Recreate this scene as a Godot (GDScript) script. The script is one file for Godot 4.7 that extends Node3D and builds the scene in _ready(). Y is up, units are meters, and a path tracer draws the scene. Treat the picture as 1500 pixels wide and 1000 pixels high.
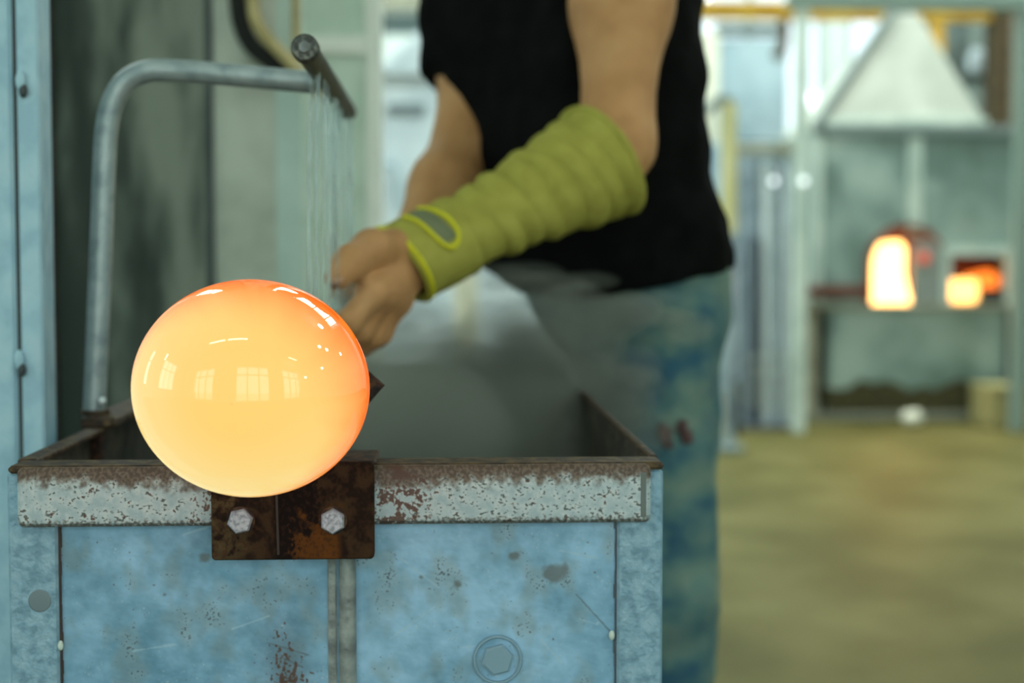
extends Node3D
# A glassblowing workshop: a glowing ball of glass held over a blue quench tank, the blower behind it, furnaces far back.
# Metres, y up; the photograph's camera stands over x = 0, z = 0 and looks towards -z.

var M := {}
var rng := RandomNumberGenerator.new()


func _ready() -> void:
	rng.seed = 7
	set_camera_and_light()
	make_materials()
	build_room()
	build_tank()
	build_rest_bracket()
	build_glass_ball()
	build_spray_pipe()
	build_cabinet_and_screen()
	build_person()
	build_furnace()
	build_far_things()
	build_lamps()
	build_steam()


# ------------------------------------------------------------------ camera, sky, daylight
func set_camera_and_light() -> void:
	var cam := Camera3D.new()
	cam.name = "camera"
	cam.position = Vector3(0, 0.86, 0)
	cam.rotation_degrees = Vector3(-2.968, -2.7174, 0)
	cam.fov = 26.9956
	cam.near = 0.05
	cam.far = 100
	var at := CameraAttributesPhysical.new()
	at.frustum_focal_length = 50.0
	at.frustum_focus_distance = 0.93
	at.frustum_near = 0.05
	at.frustum_far = 100
	at.exposure_aperture = 3.85
	cam.attributes = at
	add_child(cam)
	cam.current = true
	var we := WorldEnvironment.new()
	we.name = "environment"
	var e := Environment.new()
	e.background_mode = Environment.BG_SKY
	var sky := Sky.new()
	var sm := ProceduralSkyMaterial.new()
	sm.sky_top_color = Color(0.80, 0.90, 0.95)
	sm.sky_horizon_color = Color(0.92, 0.97, 0.97)
	sm.ground_bottom_color = Color(0.45, 0.46, 0.43)
	sm.ground_horizon_color = Color(0.62, 0.64, 0.62)
	sky.sky_material = sm
	e.sky = sky
	e.background_energy_multiplier = 2.2
	e.tonemap_mode = Environment.TONE_MAPPER_LINEAR
	e.tonemap_exposure = 1.0
	e.sdfgi_enabled = true
	e.ssao_enabled = true
	e.ssil_enabled = true
	e.volumetric_fog_enabled = true
	e.volumetric_fog_density = 0.0
	we.environment = e
	add_child(we)
	# overcast daylight just outside the panes: rear windows, left windows, roof lights, far windows
	var day := Color(0.955, 1.0, 0.962)
	for x in REAR_X:
		area("daylight", Vector3(x, 1.6, 3.6), Vector3(0, 0, 0), Vector2(2.4, 2.9), day, 0.85)
	for z in LEFT_Z:
		area("daylight", Vector3(-7.4, 2.2, z), Vector3(0, -90, 0), Vector2(2.3, 2.7), day, 1.0)
	for r in ROOF:
		area("daylight", Vector3(r.x, 5.4, r.y), Vector3(-90, 0, 0), Vector2(r.z, 4.0), day, 3.1)


const REAR_X := [-3.6, 0.45, 4.0]
const LEFT_Z := [0.4, -4.5]
const ROOF := [Vector3(2.4, -7.4, 4.6), Vector3(-2.6, -7.4, 3.6)]


func area(called: String, at: Vector3, turn: Vector3, size: Vector2, col: Color, energy: float) -> void:
	var l := AreaLight3D.new()
	l.name = called
	l.position = at
	l.rotation_degrees = turn
	l.area_size = size
	l.area_normalize_energy = false
	l.light_color = col
	l.light_energy = energy
	l.area_range = 30.0
	l.shadow_enabled = true
	add_child(l, true)


# ------------------------------------------------------------------ materials
func ramp(cols: Array, offs: Array) -> Gradient:
	var g := Gradient.new()
	g.offsets = PackedFloat32Array(offs)
	g.colors = PackedColorArray(cols)
	return g


func fnoise(seed_: int, freq: float, oct := 4, type := FastNoiseLite.TYPE_SIMPLEX_SMOOTH) -> FastNoiseLite:
	var n := FastNoiseLite.new()
	n.seed = seed_
	n.frequency = freq
	n.noise_type = type
	n.fractal_type = FastNoiseLite.FRACTAL_FBM if oct > 1 else FastNoiseLite.FRACTAL_NONE
	n.fractal_octaves = oct
	return n


func ntex(seed_: int, freq: float, oct: int, cols: Array = [], offs: Array = [], size := 384) -> NoiseTexture2D:
	var t := NoiseTexture2D.new()
	t.width = size
	t.height = size
	t.seamless = true
	t.noise = fnoise(seed_, freq, oct)
	if cols.size():
		t.color_ramp = ramp(cols, offs)
	return t


# a mottled material: colour noise and fine relief in the object's own axes; scale = repeats per metre
func mottle(key: String, cols: Array, offs: Array, freq: float, scale: float, rough: float, metal := 0.0, bump := 0.0, bfreq := 0.08) -> StandardMaterial3D:
	var m := StandardMaterial3D.new()
	m.resource_name = key
	m.albedo_texture = ntex(key.hash() % 1000, freq, 5, cols, offs)
	m.uv1_triplanar = true
	m.uv1_scale = Vector3.ONE * scale
	m.roughness = rough
	m.metallic = metal
	if bump > 0.0:
		m.heightmap_enabled = true
		m.heightmap_texture = ntex(key.hash() % 1000 + 7, bfreq, 4)
		m.heightmap_scale = bump
	M[key] = m
	return m


func plain(key: String, col: Color, rough: float, metal := 0.0) -> StandardMaterial3D:
	var m := StandardMaterial3D.new()
	m.resource_name = key
	m.albedo_color = col
	m.roughness = rough
	m.metallic = metal
	M[key] = m
	return m


func glow(key: String, col: Color, energy: float) -> StandardMaterial3D:
	var m := plain(key, Color(0.2, 0.2, 0.2), 0.8)
	m.emission_enabled = true
	m.emission = col
	m.emission_energy_multiplier = energy
	return m


func rgb(r: int, g: int, b: int) -> Color:
	return Color(r / 255.0, g / 255.0, b / 255.0)


func image_tex(w: int, h: int, fn: Callable) -> ImageTexture:
	var by := PackedByteArray()
	by.resize(w * h * 3)
	var k := 0
	for y in h:
		for x in w:
			var c: Color = fn.call(x, y)
			by[k] = clampi(int(c.r * 255.0), 0, 255)
			by[k + 1] = clampi(int(c.g * 255.0), 0, 255)
			by[k + 2] = clampi(int(c.b * 255.0), 0, 255)
			k += 3
	return ImageTexture.create_from_image(Image.create_from_data(w, h, false, Image.FORMAT_RGB8, by))


func make_materials() -> void:
	mottle("blue_paint", [rgb(82, 116, 132), rgb(112, 148, 166), rgb(128, 164, 180), rgb(150, 180, 190)], [0.2, 0.45, 0.6, 0.85], 0.02, 2.2, 0.55, 0.0, 0.04)
	mottle("blue_strip", [rgb(104, 142, 160), rgb(124, 162, 180), rgb(138, 174, 190)], [0.25, 0.5, 0.8], 0.03, 6.0, 0.5, 0.0, 0.08)
	mottle("rust", [rgb(20, 12, 8), rgb(46, 28, 17), rgb(74, 48, 26), rgb(92, 70, 40)], [0.25, 0.45, 0.65, 0.85], 0.03, 7.0, 0.75, 0.1, 0.1)
	mottle("rust_rim", [rgb(36, 27, 17), rgb(56, 43, 27), rgb(76, 60, 36), rgb(96, 80, 46)], [0.25, 0.45, 0.62, 0.85], 0.02, 8.0, 0.7, 0.1, 0.1)
	mottle("tank_inside", [rgb(30, 32, 26), rgb(58, 58, 46), rgb(84, 78, 58)], [0.25, 0.55, 0.85], 0.02, 3.0, 0.7, 0.0, 0.1)
	mottle("post_edge", [rgb(96, 106, 104), rgb(120, 132, 130), rgb(142, 154, 150)], [0.25, 0.5, 0.75], 0.02, 6.0, 0.6, 0.0, 0.1)
	mottle("bolt_zinc", [rgb(134, 140, 150), rgb(168, 174, 184), rgb(186, 192, 200)], [0.25, 0.5, 0.75], 0.03, 20.0, 0.5, 0.3, 0.03, 0.2)
	mottle("galvanised", [rgb(128, 146, 148), rgb(150, 168, 168), rgb(162, 178, 178)], [0.25, 0.5, 0.8], 0.02, 5.0, 0.42, 0.3, 0.01)
	mottle("spray_bar", [rgb(44, 48, 44), rgb(78, 84, 78), rgb(116, 120, 108)], [0.25, 0.5, 0.8], 0.04, 10.0, 0.5, 0.3, 0.04)
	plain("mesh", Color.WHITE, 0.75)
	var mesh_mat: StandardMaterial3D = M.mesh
	# mesh colour runs from dark lower left to pale upper right; rust low left
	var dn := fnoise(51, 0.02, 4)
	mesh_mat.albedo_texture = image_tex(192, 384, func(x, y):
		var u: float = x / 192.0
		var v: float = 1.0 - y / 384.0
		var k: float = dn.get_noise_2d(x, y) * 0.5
		var grade := smoothstep(0.15, 0.95, u * 0.9 + (v - 0.38) * 0.9 + k)
		var c := rgb(44, 56, 48).lerp(rgb(142, 150, 134), grade)
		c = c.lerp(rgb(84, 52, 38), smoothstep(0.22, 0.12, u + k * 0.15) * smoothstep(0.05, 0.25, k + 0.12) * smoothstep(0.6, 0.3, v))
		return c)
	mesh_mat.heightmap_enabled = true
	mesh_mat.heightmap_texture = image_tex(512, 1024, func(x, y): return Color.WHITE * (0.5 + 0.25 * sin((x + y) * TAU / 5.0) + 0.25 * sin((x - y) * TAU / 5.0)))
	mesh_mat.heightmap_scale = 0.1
	mottle("sheet_grey", [rgb(172, 178, 160), rgb(196, 202, 184), rgb(208, 214, 196)], [0.2, 0.5, 0.8], 0.01, 1.2, 0.6)
	mottle("sheet_teal", [rgb(188, 212, 198), rgb(204, 226, 212), rgb(212, 232, 220)], [0.2, 0.5, 0.8], 0.01, 1.2, 0.6)
	plain("seam_dark", rgb(52, 64, 66), 0.6)
	mottle("door_pale", [rgb(200, 222, 208), rgb(214, 234, 222), rgb(222, 240, 230)], [0.2, 0.5, 0.8], 0.01, 1.5, 0.6)
	mottle("door_frame", [rgb(240, 248, 240), rgb(246, 252, 246)], [0.3, 0.7], 0.01, 1.5, 0.55)
	mottle("cream", [rgb(176, 160, 104), rgb(206, 190, 132)], [0.3, 0.7], 0.02, 3.0, 0.55)
	plain("black_rubber", rgb(22, 24, 20), 0.8)
	var fl := mottle("floor", [rgb(82, 79, 42), rgb(90, 87, 48), rgb(97, 93, 54), rgb(104, 100, 60)], [0.2, 0.42, 0.6, 0.85], 0.012, 0.35, 0.6, 0.0, 0.15, 0.05)
	fl.metallic_specular = 0.2
	plain("wall_white", rgb(214, 224, 220), 0.8)
	plain("ceiling_white", rgb(206, 212, 206), 0.9)
	plain("frame_grey", rgb(188, 198, 194), 0.6)
	mottle("pale_blue", [rgb(182, 198, 206), rgb(198, 212, 218)], [0.3, 0.7], 0.01, 0.6, 0.6)
	mottle("pale_blue_dim", [rgb(148, 172, 184), rgb(168, 190, 200)], [0.3, 0.7], 0.01, 0.6, 0.6)
	mottle("furnace_steel", [rgb(104, 128, 120), rgb(130, 154, 146), rgb(158, 178, 168)], [0.25, 0.5, 0.75], 0.005, 0.7, 0.38, 0.35)
	mottle("furnace_light", [rgb(178, 198, 188), rgb(206, 222, 212)], [0.3, 0.7], 0.01, 0.8, 0.5)
	mottle("hood_white", [rgb(180, 186, 174), rgb(204, 208, 196)], [0.3, 0.7], 0.008, 0.6, 0.5)
	plain("pipe_grey", rgb(108, 124, 122), 0.5)
	mottle("steel_blue", [rgb(134, 152, 164), rgb(162, 180, 190)], [0.3, 0.7], 0.02, 1.0, 0.35, 0.4)
	plain("steel_dark", rgb(66, 76, 86), 0.5, 0.2)
	plain("steel_pale", rgb(206, 220, 222), 0.35, 0.3)
	mottle("rust_red", [rgb(84, 38, 22), rgb(120, 60, 36)], [0.3, 0.7], 0.03, 3.0, 0.8)
	mottle("beige_post", [rgb(136, 136, 116), rgb(164, 164, 144)], [0.3, 0.7], 0.02, 1.5, 0.7)
	mottle("soot", [rgb(52, 50, 26), rgb(78, 74, 42)], [0.3, 0.7], 0.02, 2.0, 0.9)
	plain("dark_gap", rgb(36, 44, 42), 0.8)
	mottle("plinth", [rgb(108, 112, 98), rgb(128, 130, 114)], [0.3, 0.7], 0.02, 1.5, 0.85)
	mottle("yellow_paint", [rgb(206, 158, 44), rgb(226, 184, 72)], [0.3, 0.7], 0.01, 0.8, 0.5)
	mottle("yellow_pale", [rgb(212, 208, 140), rgb(226, 222, 164)], [0.3, 0.7], 0.01, 0.8, 0.5)
	mottle("straw_box", [rgb(150, 144, 94), rgb(172, 164, 112)], [0.3, 0.7], 0.03, 3.0, 0.8)
	mottle("brown_dark", [rgb(58, 48, 26), rgb(84, 70, 42)], [0.3, 0.7], 0.03, 1.5, 0.8)
	mottle("pink_grey", [rgb(140, 130, 116), rgb(160, 148, 134)], [0.3, 0.7], 0.03, 1.5, 0.8)
	mottle("cabinet_paint", [rgb(142, 182, 198), rgb(154, 194, 208), rgb(164, 200, 212)], [0.25, 0.5, 0.8], 0.02, 3.0, 0.55, 0.0, 0.06)
	plain("panel_blue_plain", rgb(118, 152, 168), 0.5)
	plain("bar_end_paint", rgb(96, 108, 104), 0.6)
	plain("seam_rust", rgb(58, 48, 44), 0.8)
	plain("rivet_paint", rgb(104, 124, 130), 0.6)
	mottle("cladding_grey", [rgb(108, 122, 116), rgb(132, 146, 138)], [0.3, 0.7], 0.01, 0.6, 0.7)
	mottle("tank_back", [rgb(104, 122, 100), rgb(128, 146, 124)], [0.3, 0.7], 0.02, 2.0, 0.8)  # back wall paler than the sides, to brighten the steam before it
	plain("brass", rgb(150, 124, 70), 0.35, 0.7)
	plain("tank_water", rgb(26, 34, 30), 0.05)
	mottle("arch_brick", [rgb(112, 52, 32), rgb(138, 72, 48)], [0.3, 0.7], 0.03, 2.0, 0.85)
	plain("door_leaf", rgb(136, 146, 140), 0.6)
	plain("port_brick", rgb(88, 34, 18), 0.85)
	plain("flue_grey", rgb(76, 96, 98), 0.5)
	plain("beam_grey", rgb(126, 148, 138), 0.55)
	plain("cream_white", rgb(222, 224, 204), 0.6)
	plain("vent_grey", rgb(104, 118, 122), 0.7)
	# person
	mottle("skin", [rgb(170, 126, 80), rgb(184, 138, 90), rgb(192, 148, 100)], [0.25, 0.5, 0.8], 0.01, 4.0, 0.6).metallic_specular = 0.35
	plain("nail", rgb(196, 150, 118), 0.5)
	plain("hair", rgb(46, 34, 24), 0.6)
	plain("eye_white", rgb(226, 222, 214), 0.2)
	plain("iris", rgb(60, 44, 30), 0.2)
	plain("lips", rgb(158, 92, 80), 0.5)
	var shirt := mottle("shirt", [rgb(13, 14, 14), rgb(19, 20, 20)], [0.3, 0.7], 0.02, 3.0, 0.95)
	shirt.metallic_specular = 0.15
	var sl := mottle("sleeve", [rgb(150, 148, 68), rgb(160, 158, 74), rgb(168, 166, 82)], [0.25, 0.5, 0.8], 0.015, 5.0, 0.9, 0.0, 0.05, 0.4)
	sl.metallic_specular = 0.2
	plain("sleeve_inside", rgb(66, 66, 34), 0.9)
	plain("piping", rgb(206, 204, 10), 0.7)
	plain("tab", rgb(108, 116, 84), 0.85)
	mottle("jeans", [rgb(52, 90, 108), rgb(82, 114, 114), rgb(100, 128, 120), rgb(118, 138, 124)], [0.25, 0.42, 0.58, 0.8], 0.01, 2.6, 0.9, 0.0, 0.05, 0.4).metallic_specular = 0.2
	plain("denim_patch", rgb(88, 62, 60), 0.9)
	plain("denim_seam", rgb(140, 140, 104), 0.9)
	plain("boot", rgb(44, 36, 28), 0.6)
	mottle("blowpipe_steel", [rgb(64, 62, 58), rgb(104, 102, 98)], [0.3, 0.7], 0.02, 6.0, 0.4, 0.6)
	# glass and water
	var pane := plain("pane", Color(0.9, 0.96, 0.96, 0.06), 0.02)
	pane.transparency = BaseMaterial3D.TRANSPARENCY_ALPHA
	var wa := plain("water", Color(0.86, 0.94, 0.94, 0.0), 0.02)
	wa.refraction_enabled = true
	wa.refraction_scale = 0.033
	# fire
	glow("furnace_fire", Color(1.0, 0.76, 0.45), 6.0)
	glow("port_fire", Color(1.0, 0.74, 0.40), 4.0)
	glow("port_ember", Color(1.0, 0.48, 0.12), 2.0)
	glow("peep_ember", Color(0.98, 0.40, 0.28), 0.8)
	glow("lamp_white", Color(1.0, 1.0, 1.0), 6.0)
	glow("lamp_spot", Color(1.0, 1.0, 1.0), 30.0)
	glow("glint_glow", Color(0.95, 1.0, 1.0), 2.6)  # glow of the balls added for glints, no real lamp
	ball_material()
	panel_material()
	bar_material()
	bracket_material()


func ball_material() -> void:
	# the gather is hottest round its nose and cools towards the neck and its upper side
	var n := fnoise(3, 0.035, 3)
	var hot := rgb(255, 218, 124).srgb_to_linear()
	var hotter := rgb(255, 229, 150).srgb_to_linear()
	var cool := rgb(255, 104, 4).srgb_to_linear()
	var t := image_tex(256, 192, func(x, y):
		var az: float = x / 256.0 * TAU
		var th: float = y / 191.0 * 180.0
		var w := 0.5 + 0.5 * cos(az - deg_to_rad(40.0))
		var edge: float = n.get_noise_2d(cos(az) * 60.0 + th * 0.4, sin(az) * 60.0) * 4.0
		var s := smoothstep(lerpf(70.0, 28.0, w), lerpf(92.0, 98.0, w), th + edge)
		var c := hot.lerp(hotter, clampf((1.0 - w) * smoothstep(10.0, 50.0, th), 0.0, 1.0))
		c = c.lerp(cool, s)
		if th > 90.0:
			c = c.lerp(Color(0.5, 0.06, 0.0), smoothstep(100.0, 175.0, th))
		return c.linear_to_srgb())
	var m := plain("hot_glass", rgb(120, 50, 10), 0.02)
	m.metallic_specular = 0.5
	m.emission_enabled = true
	m.emission_operator = BaseMaterial3D.EMISSION_OP_MULTIPLY
	m.emission = Color(1, 1, 1)
	m.emission_texture = t
	m.emission_energy_multiplier = 0.92
	m.texture_repeat = true


func stroke(pts: Array, x: float, y: float) -> float:
	var best := 1e9
	for i in pts.size() - 1:
		var a: Vector2 = pts[i]
		var b: Vector2 = pts[i + 1]
		var q := Geometry2D.get_closest_point_to_segment(Vector2(x, y), a, b)
		best = minf(best, q.distance_to(Vector2(x, y)))
	return best


func panel_material() -> void:
	# painted sheet of the tank front: x 0..1 over -0.31..0.157, y 0..1 down from the rim bar over 0.30 m
	var n1 := fnoise(11, 0.006, 5)
	var n2 := fnoise(12, 0.05, 4)
	var n3 := fnoise(13, 0.16, 2)
	var n4 := fnoise(14, 0.012, 3)
	var lo := rgb(78, 127, 151)
	var hi := rgb(144, 188, 216)
	var marks := []
	var mr := RandomNumberGenerator.new()
	mr.seed = 5
	for i in 26:
		var p := Vector2(mr.randf_range(530.0, 1000.0), mr.randf_range(20.0, 560.0)) if i < 18 else Vector2(mr.randf_range(180.0, 460.0), mr.randf_range(20.0, 600.0))
		var d := Vector2.from_angle(mr.randf_range(-0.9, 0.9)) * mr.randf_range(12.0, 90.0)
		marks.append([p, p + d, mr.randf_range(0.7, 1.5), mr.randf() < 0.55])
	var dents := [[Vector2(858, 150), 22.0], [Vector2(700, 165), 12.0], [Vector2(600, 118), 7.0], [Vector2(640, 152), 5.0], [Vector2(790, 120), 9.0], [Vector2(300, 120), 10.0], [Vector2(238, 175), 6.0], [Vector2(930, 330), 8.0]]
	var t := image_tex(1024, 640, func(x, y):
		var a := n1.get_noise_2d(x * 0.8, y * 0.8)
		var b := n2.get_noise_2d(x * 0.5, y * 0.5)
		var side := smoothstep(380.0, 620.0, x)  # right half painted lighter, for light falling off to the left
		var c := lo.lerp(hi, clampf(0.50 + side * 0.22 + a * 0.55 + b * 0.28, 0.0, 1.0))
		var g := n4.get_noise_2d(x + 400.0, y * 0.7)
		c = c.lerp(rgb(122, 138, 134), clampf(g * 0.9, 0.0, 0.35))
		var d := n3.get_noise_2d(x, y)
		if d + b * 0.5 + g * 0.8 > 0.96:
			c = c.lerp(rgb(60, 72, 76), 0.75)
		if d + g * 0.5 < -0.82:
			c = c.lerp(rgb(190, 204, 208), 0.6)
		for q in marks:
			if absf(x - q[0].x) < 100.0 and absf(y - q[0].y) < 90.0:
				var pd := Geometry2D.get_closest_point_to_segment(Vector2(x, y), q[0], q[1]).distance_to(Vector2(x, y))
				if pd < q[2] + b * 1.2:
					c = c.lerp(rgb(158, 190, 204) if q[3] else rgb(72, 92, 100), 0.55)
		for q in dents:
			var dd: float = Vector2(x, y * 1.3).distance_to(Vector2(q[0].x, q[0].y * 1.3)) / q[1] + b * 0.9 + a * 0.8
			if dd < 1.0:
				c = c.lerp(rgb(84, 92, 90), clampf((1.0 - dd) * 1.1, 0.0, 0.7))
		# rust spatter that ran down beside the centre post
		var r := exp(-pow((x - 432.0 - 10.0 * sin(y * 0.02)) / 30.0, 2.0)) * smoothstep(170.0, 330.0, y)
		var sp := n2.get_noise_2d(x * 2.2 + 90.0, y * 1.9) * 0.65 + n3.get_noise_2d(x * 0.55, y * 0.5 + 50.0) * 0.45
		var k := smoothstep(0.46, 0.60, r * 0.60 + sp * 0.85)
		c = c.lerp(rgb(78, 54, 44), clampf(k * 0.85 + r * 0.34, 0.0, 0.92))
		return c)
	var m := plain("panel_paint", Color.WHITE, 0.5)
	m.albedo_texture = t
	m.texture_repeat = true
	m.heightmap_enabled = true
	m.heightmap_texture = ntex(21, 0.02, 5)
	m.heightmap_scale = 0.12


func bar_material() -> void:
	var n1 := fnoise(31, 0.03, 4)
	var n2 := fnoise(32, 0.10, 3)
	var t := image_tex(1280, 112, func(x, y):
		var a := n1.get_noise_2d(x, y)
		var b := n2.get_noise_2d(x, y)
		var v: float = y / 112.0
		var c := rgb(156, 176, 182).lerp(rgb(190, 202, 202), clampf(0.5 + a + b * 0.3, 0.0, 1.0))
		# more chips on the right half, brown rust along the top edge and beside the bracket
		var right: float = x / 1280.0
		var chips := n2.get_noise_2d(x * 0.8, y * 1.3) + a * 0.6 + 0.05 * smoothstep(0.5, 0.75, right) + 0.08 * smoothstep(0.6, 0.95, v) - 0.06 * smoothstep(0.3, 0.0, right)
		c = c.lerp(rgb(44, 52, 52), clampf(smoothstep(0.42, 0.56, chips), 0.0, 0.72))
		var top := smoothstep(0.32, 0.06, v + a * 0.22 - 0.16 * exp(-pow((right - 0.45) / 0.3, 2.0)))
		c = c.lerp(rgb(70, 54, 42).lerp(rgb(104, 86, 70), clampf(0.5 + b * 2.0, 0.0, 1.0)), top * 0.94)
		var side := exp(-pow((right - 0.60) / 0.05, 2.0)) + exp(-pow((right - 0.30) / 0.02, 2.0))
		c = c.lerp(rgb(78, 50, 38), smoothstep(0.42, 0.62, side * 0.5 + b * 0.5 + a * 0.75) * 0.9)
		c = c.lerp(rgb(70, 66, 58), smoothstep(0.86, 1.0, v + b * 0.12) * 0.8)
		return c)
	var m := plain("bar_paint", Color.WHITE, 0.55)
	m.albedo_texture = t
	m.heightmap_enabled = true
	m.heightmap_texture = t
	m.heightmap_scale = 0.04


func bracket_material() -> void:
	var n1 := fnoise(41, 0.02, 4)
	var n2 := fnoise(42, 0.07, 3)
	var t := image_tex(384, 192, func(x, y):
		var a := n1.get_noise_2d(x, y)
		var b := n2.get_noise_2d(x, y)
		var u: float = x / 384.0
		var v: float = y / 192.0
		var c := rgb(28, 17, 10).lerp(rgb(58, 42, 25), clampf(0.5 + a * 1.6 + b * 0.5, 0.0, 1.0))
		c = c.lerp(rgb(96, 84, 56), clampf(smoothstep(0.35, 0.75, v + a) * smoothstep(0.32, 0.1, u) * 0.55, 0.0, 1.0))
		# darker band in the middle, and an ochre run below it
		var band := smoothstep(0.37, 0.41, u + a * 0.03) * smoothstep(0.68, 0.60, u + b * 0.05)
		c = c.lerp(rgb(18, 9, 6), band * 0.95)
		var run := smoothstep(0.48, 0.53, u + b * 0.08) * smoothstep(0.82, 0.76, u) * smoothstep(0.62, 0.72, v + absf(u - 0.6) * 0.8 + a * 0.25)
		c = c.lerp(rgb(96, 56, 16), run * 0.85)
		c = c.lerp(rgb(52, 30, 20), smoothstep(0.10, 0.3, b) * 0.5)
		return c)
	var m := plain("bracket_rust", Color.WHITE, 0.75)
	m.metallic_specular = 0.25
	m.albedo_texture = t
	m.heightmap_enabled = true
	m.heightmap_texture = t
	m.heightmap_scale = 0.05


# ------------------------------------------------------------------ nodes
func tag(o: Node3D, label: String, category: String, group := "", kind := "") -> Node3D:
	if label:
		o.set_meta("label", label)
	if category:
		o.set_meta("category", category)
	if group:
		o.set_meta("group", group)
	if kind:
		o.set_meta("kind", kind)
	return o


func thing(called: String, label: String, category: String, base: Vector3, group := "") -> Node3D:
	var o := Node3D.new()
	o.name = called
	o.position = base
	add_child(o, true)
	tag(o, label, category, group)
	return o


# a mesh laid out in world metres, hung under a node whose own place is taken off again
func part(called: String, mesh: Mesh, m, parent: Node3D = self, label := "") -> MeshInstance3D:
	var o := MeshInstance3D.new()
	o.name = called
	o.mesh = mesh
	o.material_override = M[m] if m is String else m
	var off := Vector3.ZERO
	var q: Node = parent
	while q != self:
		off += q.position
		q = q.get_parent()
	o.position = -off
	parent.add_child(o, true)
	if label:
		o.set_meta("label", label)
	return o


func struct(called: String, mesh: Mesh, m, parent: Node3D = self) -> MeshInstance3D:
	var o := part(called, mesh, m, parent)
	if parent == self:
		o.set_meta("kind", "structure")
	return o


# ------------------------------------------------------------------ shapes
func new_st() -> SurfaceTool:
	var st := SurfaceTool.new()
	st.begin(Mesh.PRIMITIVE_TRIANGLES)
	return st


func done(st: SurfaceTool) -> ArrayMesh:
	st.generate_normals()
	return st.commit()


# a flat convex face, turned so that it looks along `out`
func face(st: SurfaceTool, pts: Array, out: Vector3, uvs: Array = []) -> void:
	var n := Vector3.ZERO
	for i in range(1, pts.size() - 1):
		n += (pts[i] - pts[0]).cross(pts[i + 1] - pts[0])
	var flip := n.dot(out) > 0.0
	for i in range(1, pts.size() - 1):
		var tri := [0, i + 1, i] if flip else [0, i, i + 1]
		for k in tri:
			if uvs.size():
				st.set_uv(uvs[k])
			else:
				st.set_uv(Vector2(pts[k].x + pts[k].z, pts[k].y))
			st.add_vertex(pts[k])


func add_box(st: SurfaceTool, lo: Vector3, hi: Vector3, bev := 0.002, uv_lo = null, uv_hi = null) -> void:
	var a := lo if uv_lo == null else Vector3(uv_lo)
	var s := (hi if uv_hi == null else Vector3(uv_hi)) - a
	st.set_smooth_group(-1)
	bev = minf(bev, minf(hi.x - lo.x, minf(hi.y - lo.y, hi.z - lo.z)) * 0.45)
	var c := (lo + hi) / 2
	var h := (hi - lo) / 2
	var v := func(sx, sy, sz, ax):
		var p := Vector3(sx * h.x, sy * h.y, sz * h.z)
		for k in 3:
			if k != ax:
				p[k] -= signf(p[k]) * bev
		return c + p
	var uv := func(p: Vector3, ax: int):
		var q := (p - a) / s
		return Vector2(q.x, 1.0 - q.y) if ax == 2 else Vector2(q.z, 1.0 - q.y) if ax == 0 else Vector2(q.x, q.z)
	var put := func(pts, out, ax):
		face(st, pts, out, pts.map(func(p): return uv.call(p, ax)))
	for ax in 3:
		for sg in [-1.0, 1.0]:
			var e := []
			for q in [[-1.0, -1.0], [1.0, -1.0], [1.0, 1.0], [-1.0, 1.0]]:
				var d := [0.0, 0.0, 0.0]
				d[ax] = sg
				d[(ax + 1) % 3] = q[0]
				d[(ax + 2) % 3] = q[1]
				e.append(v.call(d[0], d[1], d[2], ax))
			var n := Vector3.ZERO
			n[ax] = sg
			put.call(e, n, ax)
	for ax in 3:
		var b := (ax + 1) % 3
		var g := (ax + 2) % 3
		for s1 in [-1.0, 1.0]:
			for s2 in [-1.0, 1.0]:
				var e := []
				for q in [[-1.0, b], [1.0, b], [1.0, g], [-1.0, g]]:
					var d := [0.0, 0.0, 0.0]
					d[ax] = q[0]
					d[b] = s1
					d[g] = s2
					e.append(v.call(d[0], d[1], d[2], q[1]))
				var n := Vector3.ZERO
				n[b] = s1
				n[g] = s2
				put.call(e, n, 2 if ax != 2 else 0)
	for sx in [-1.0, 1.0]:
		for sy in [-1.0, 1.0]:
			for sz in [-1.0, 1.0]:
				put.call([v.call(sx, sy, sz, 0), v.call(sx, sy, sz, 1), v.call(sx, sy, sz, 2)], Vector3(sx, sy, sz), 2)


func box(lo: Vector3, hi: Vector3, bev := 0.002) -> ArrayMesh:
	var st := new_st()
	add_box(st, lo.min(hi), lo.max(hi), bev)
	return done(st)


func boxc(c: Vector3, size: Vector3, bev := 0.002) -> ArrayMesh:
	return box(c - size / 2, c + size / 2, bev)


# a tube along points; radii one number or one per point; open or capped
func add_tube(st: SurfaceTool, pts: Array, rad, sides := 14, cap := true) -> void:
	var n := pts.size()
	var up := Vector3.UP
	var rings := []
	var dirs := []
	for i in n:
		var d: Vector3 = (pts[mini(i + 1, n - 1)] - pts[maxi(i - 1, 0)]).normalized()
		dirs.append(d)
		if i == 0:
			up = Vector3.UP if absf(d.y) < 0.9 else Vector3.RIGHT
		up = (up - d * up.dot(d)).normalized()
		var sd := d.cross(up)
		var r: float = rad[i] if rad is Array else rad
		var ring := []
		for k in sides:
			var a := TAU * k / sides
			ring.append(pts[i] + (up * cos(a) + sd * sin(a)) * r)
		rings.append(ring)
	st.set_smooth_group(0)
	for i in n - 1:
		for k in sides:
			var k2 := (k + 1) % sides
			var q := [rings[i][k], rings[i][k2], rings[i + 1][k2], rings[i + 1][k]]
			var mid: Vector3 = (q[0] + q[1] + q[2] + q[3]) / 4 - (pts[i] + pts[i + 1]) / 2
			var ra: float = rad[i] if rad is Array else rad
			var rb: float = rad[i + 1] if rad is Array else rad
			mid += dirs[i] * (ra - rb) * 0.5
			face(st, q, mid)
	if cap:
		st.set_smooth_group(-1)
		for e in [0, n - 1]:
			var r: float = rad[e] if rad is Array else rad
			if r > 1e-5:
				face(st, rings[e], dirs[e] * (-1.0 if e == 0 else 1.0))


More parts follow.
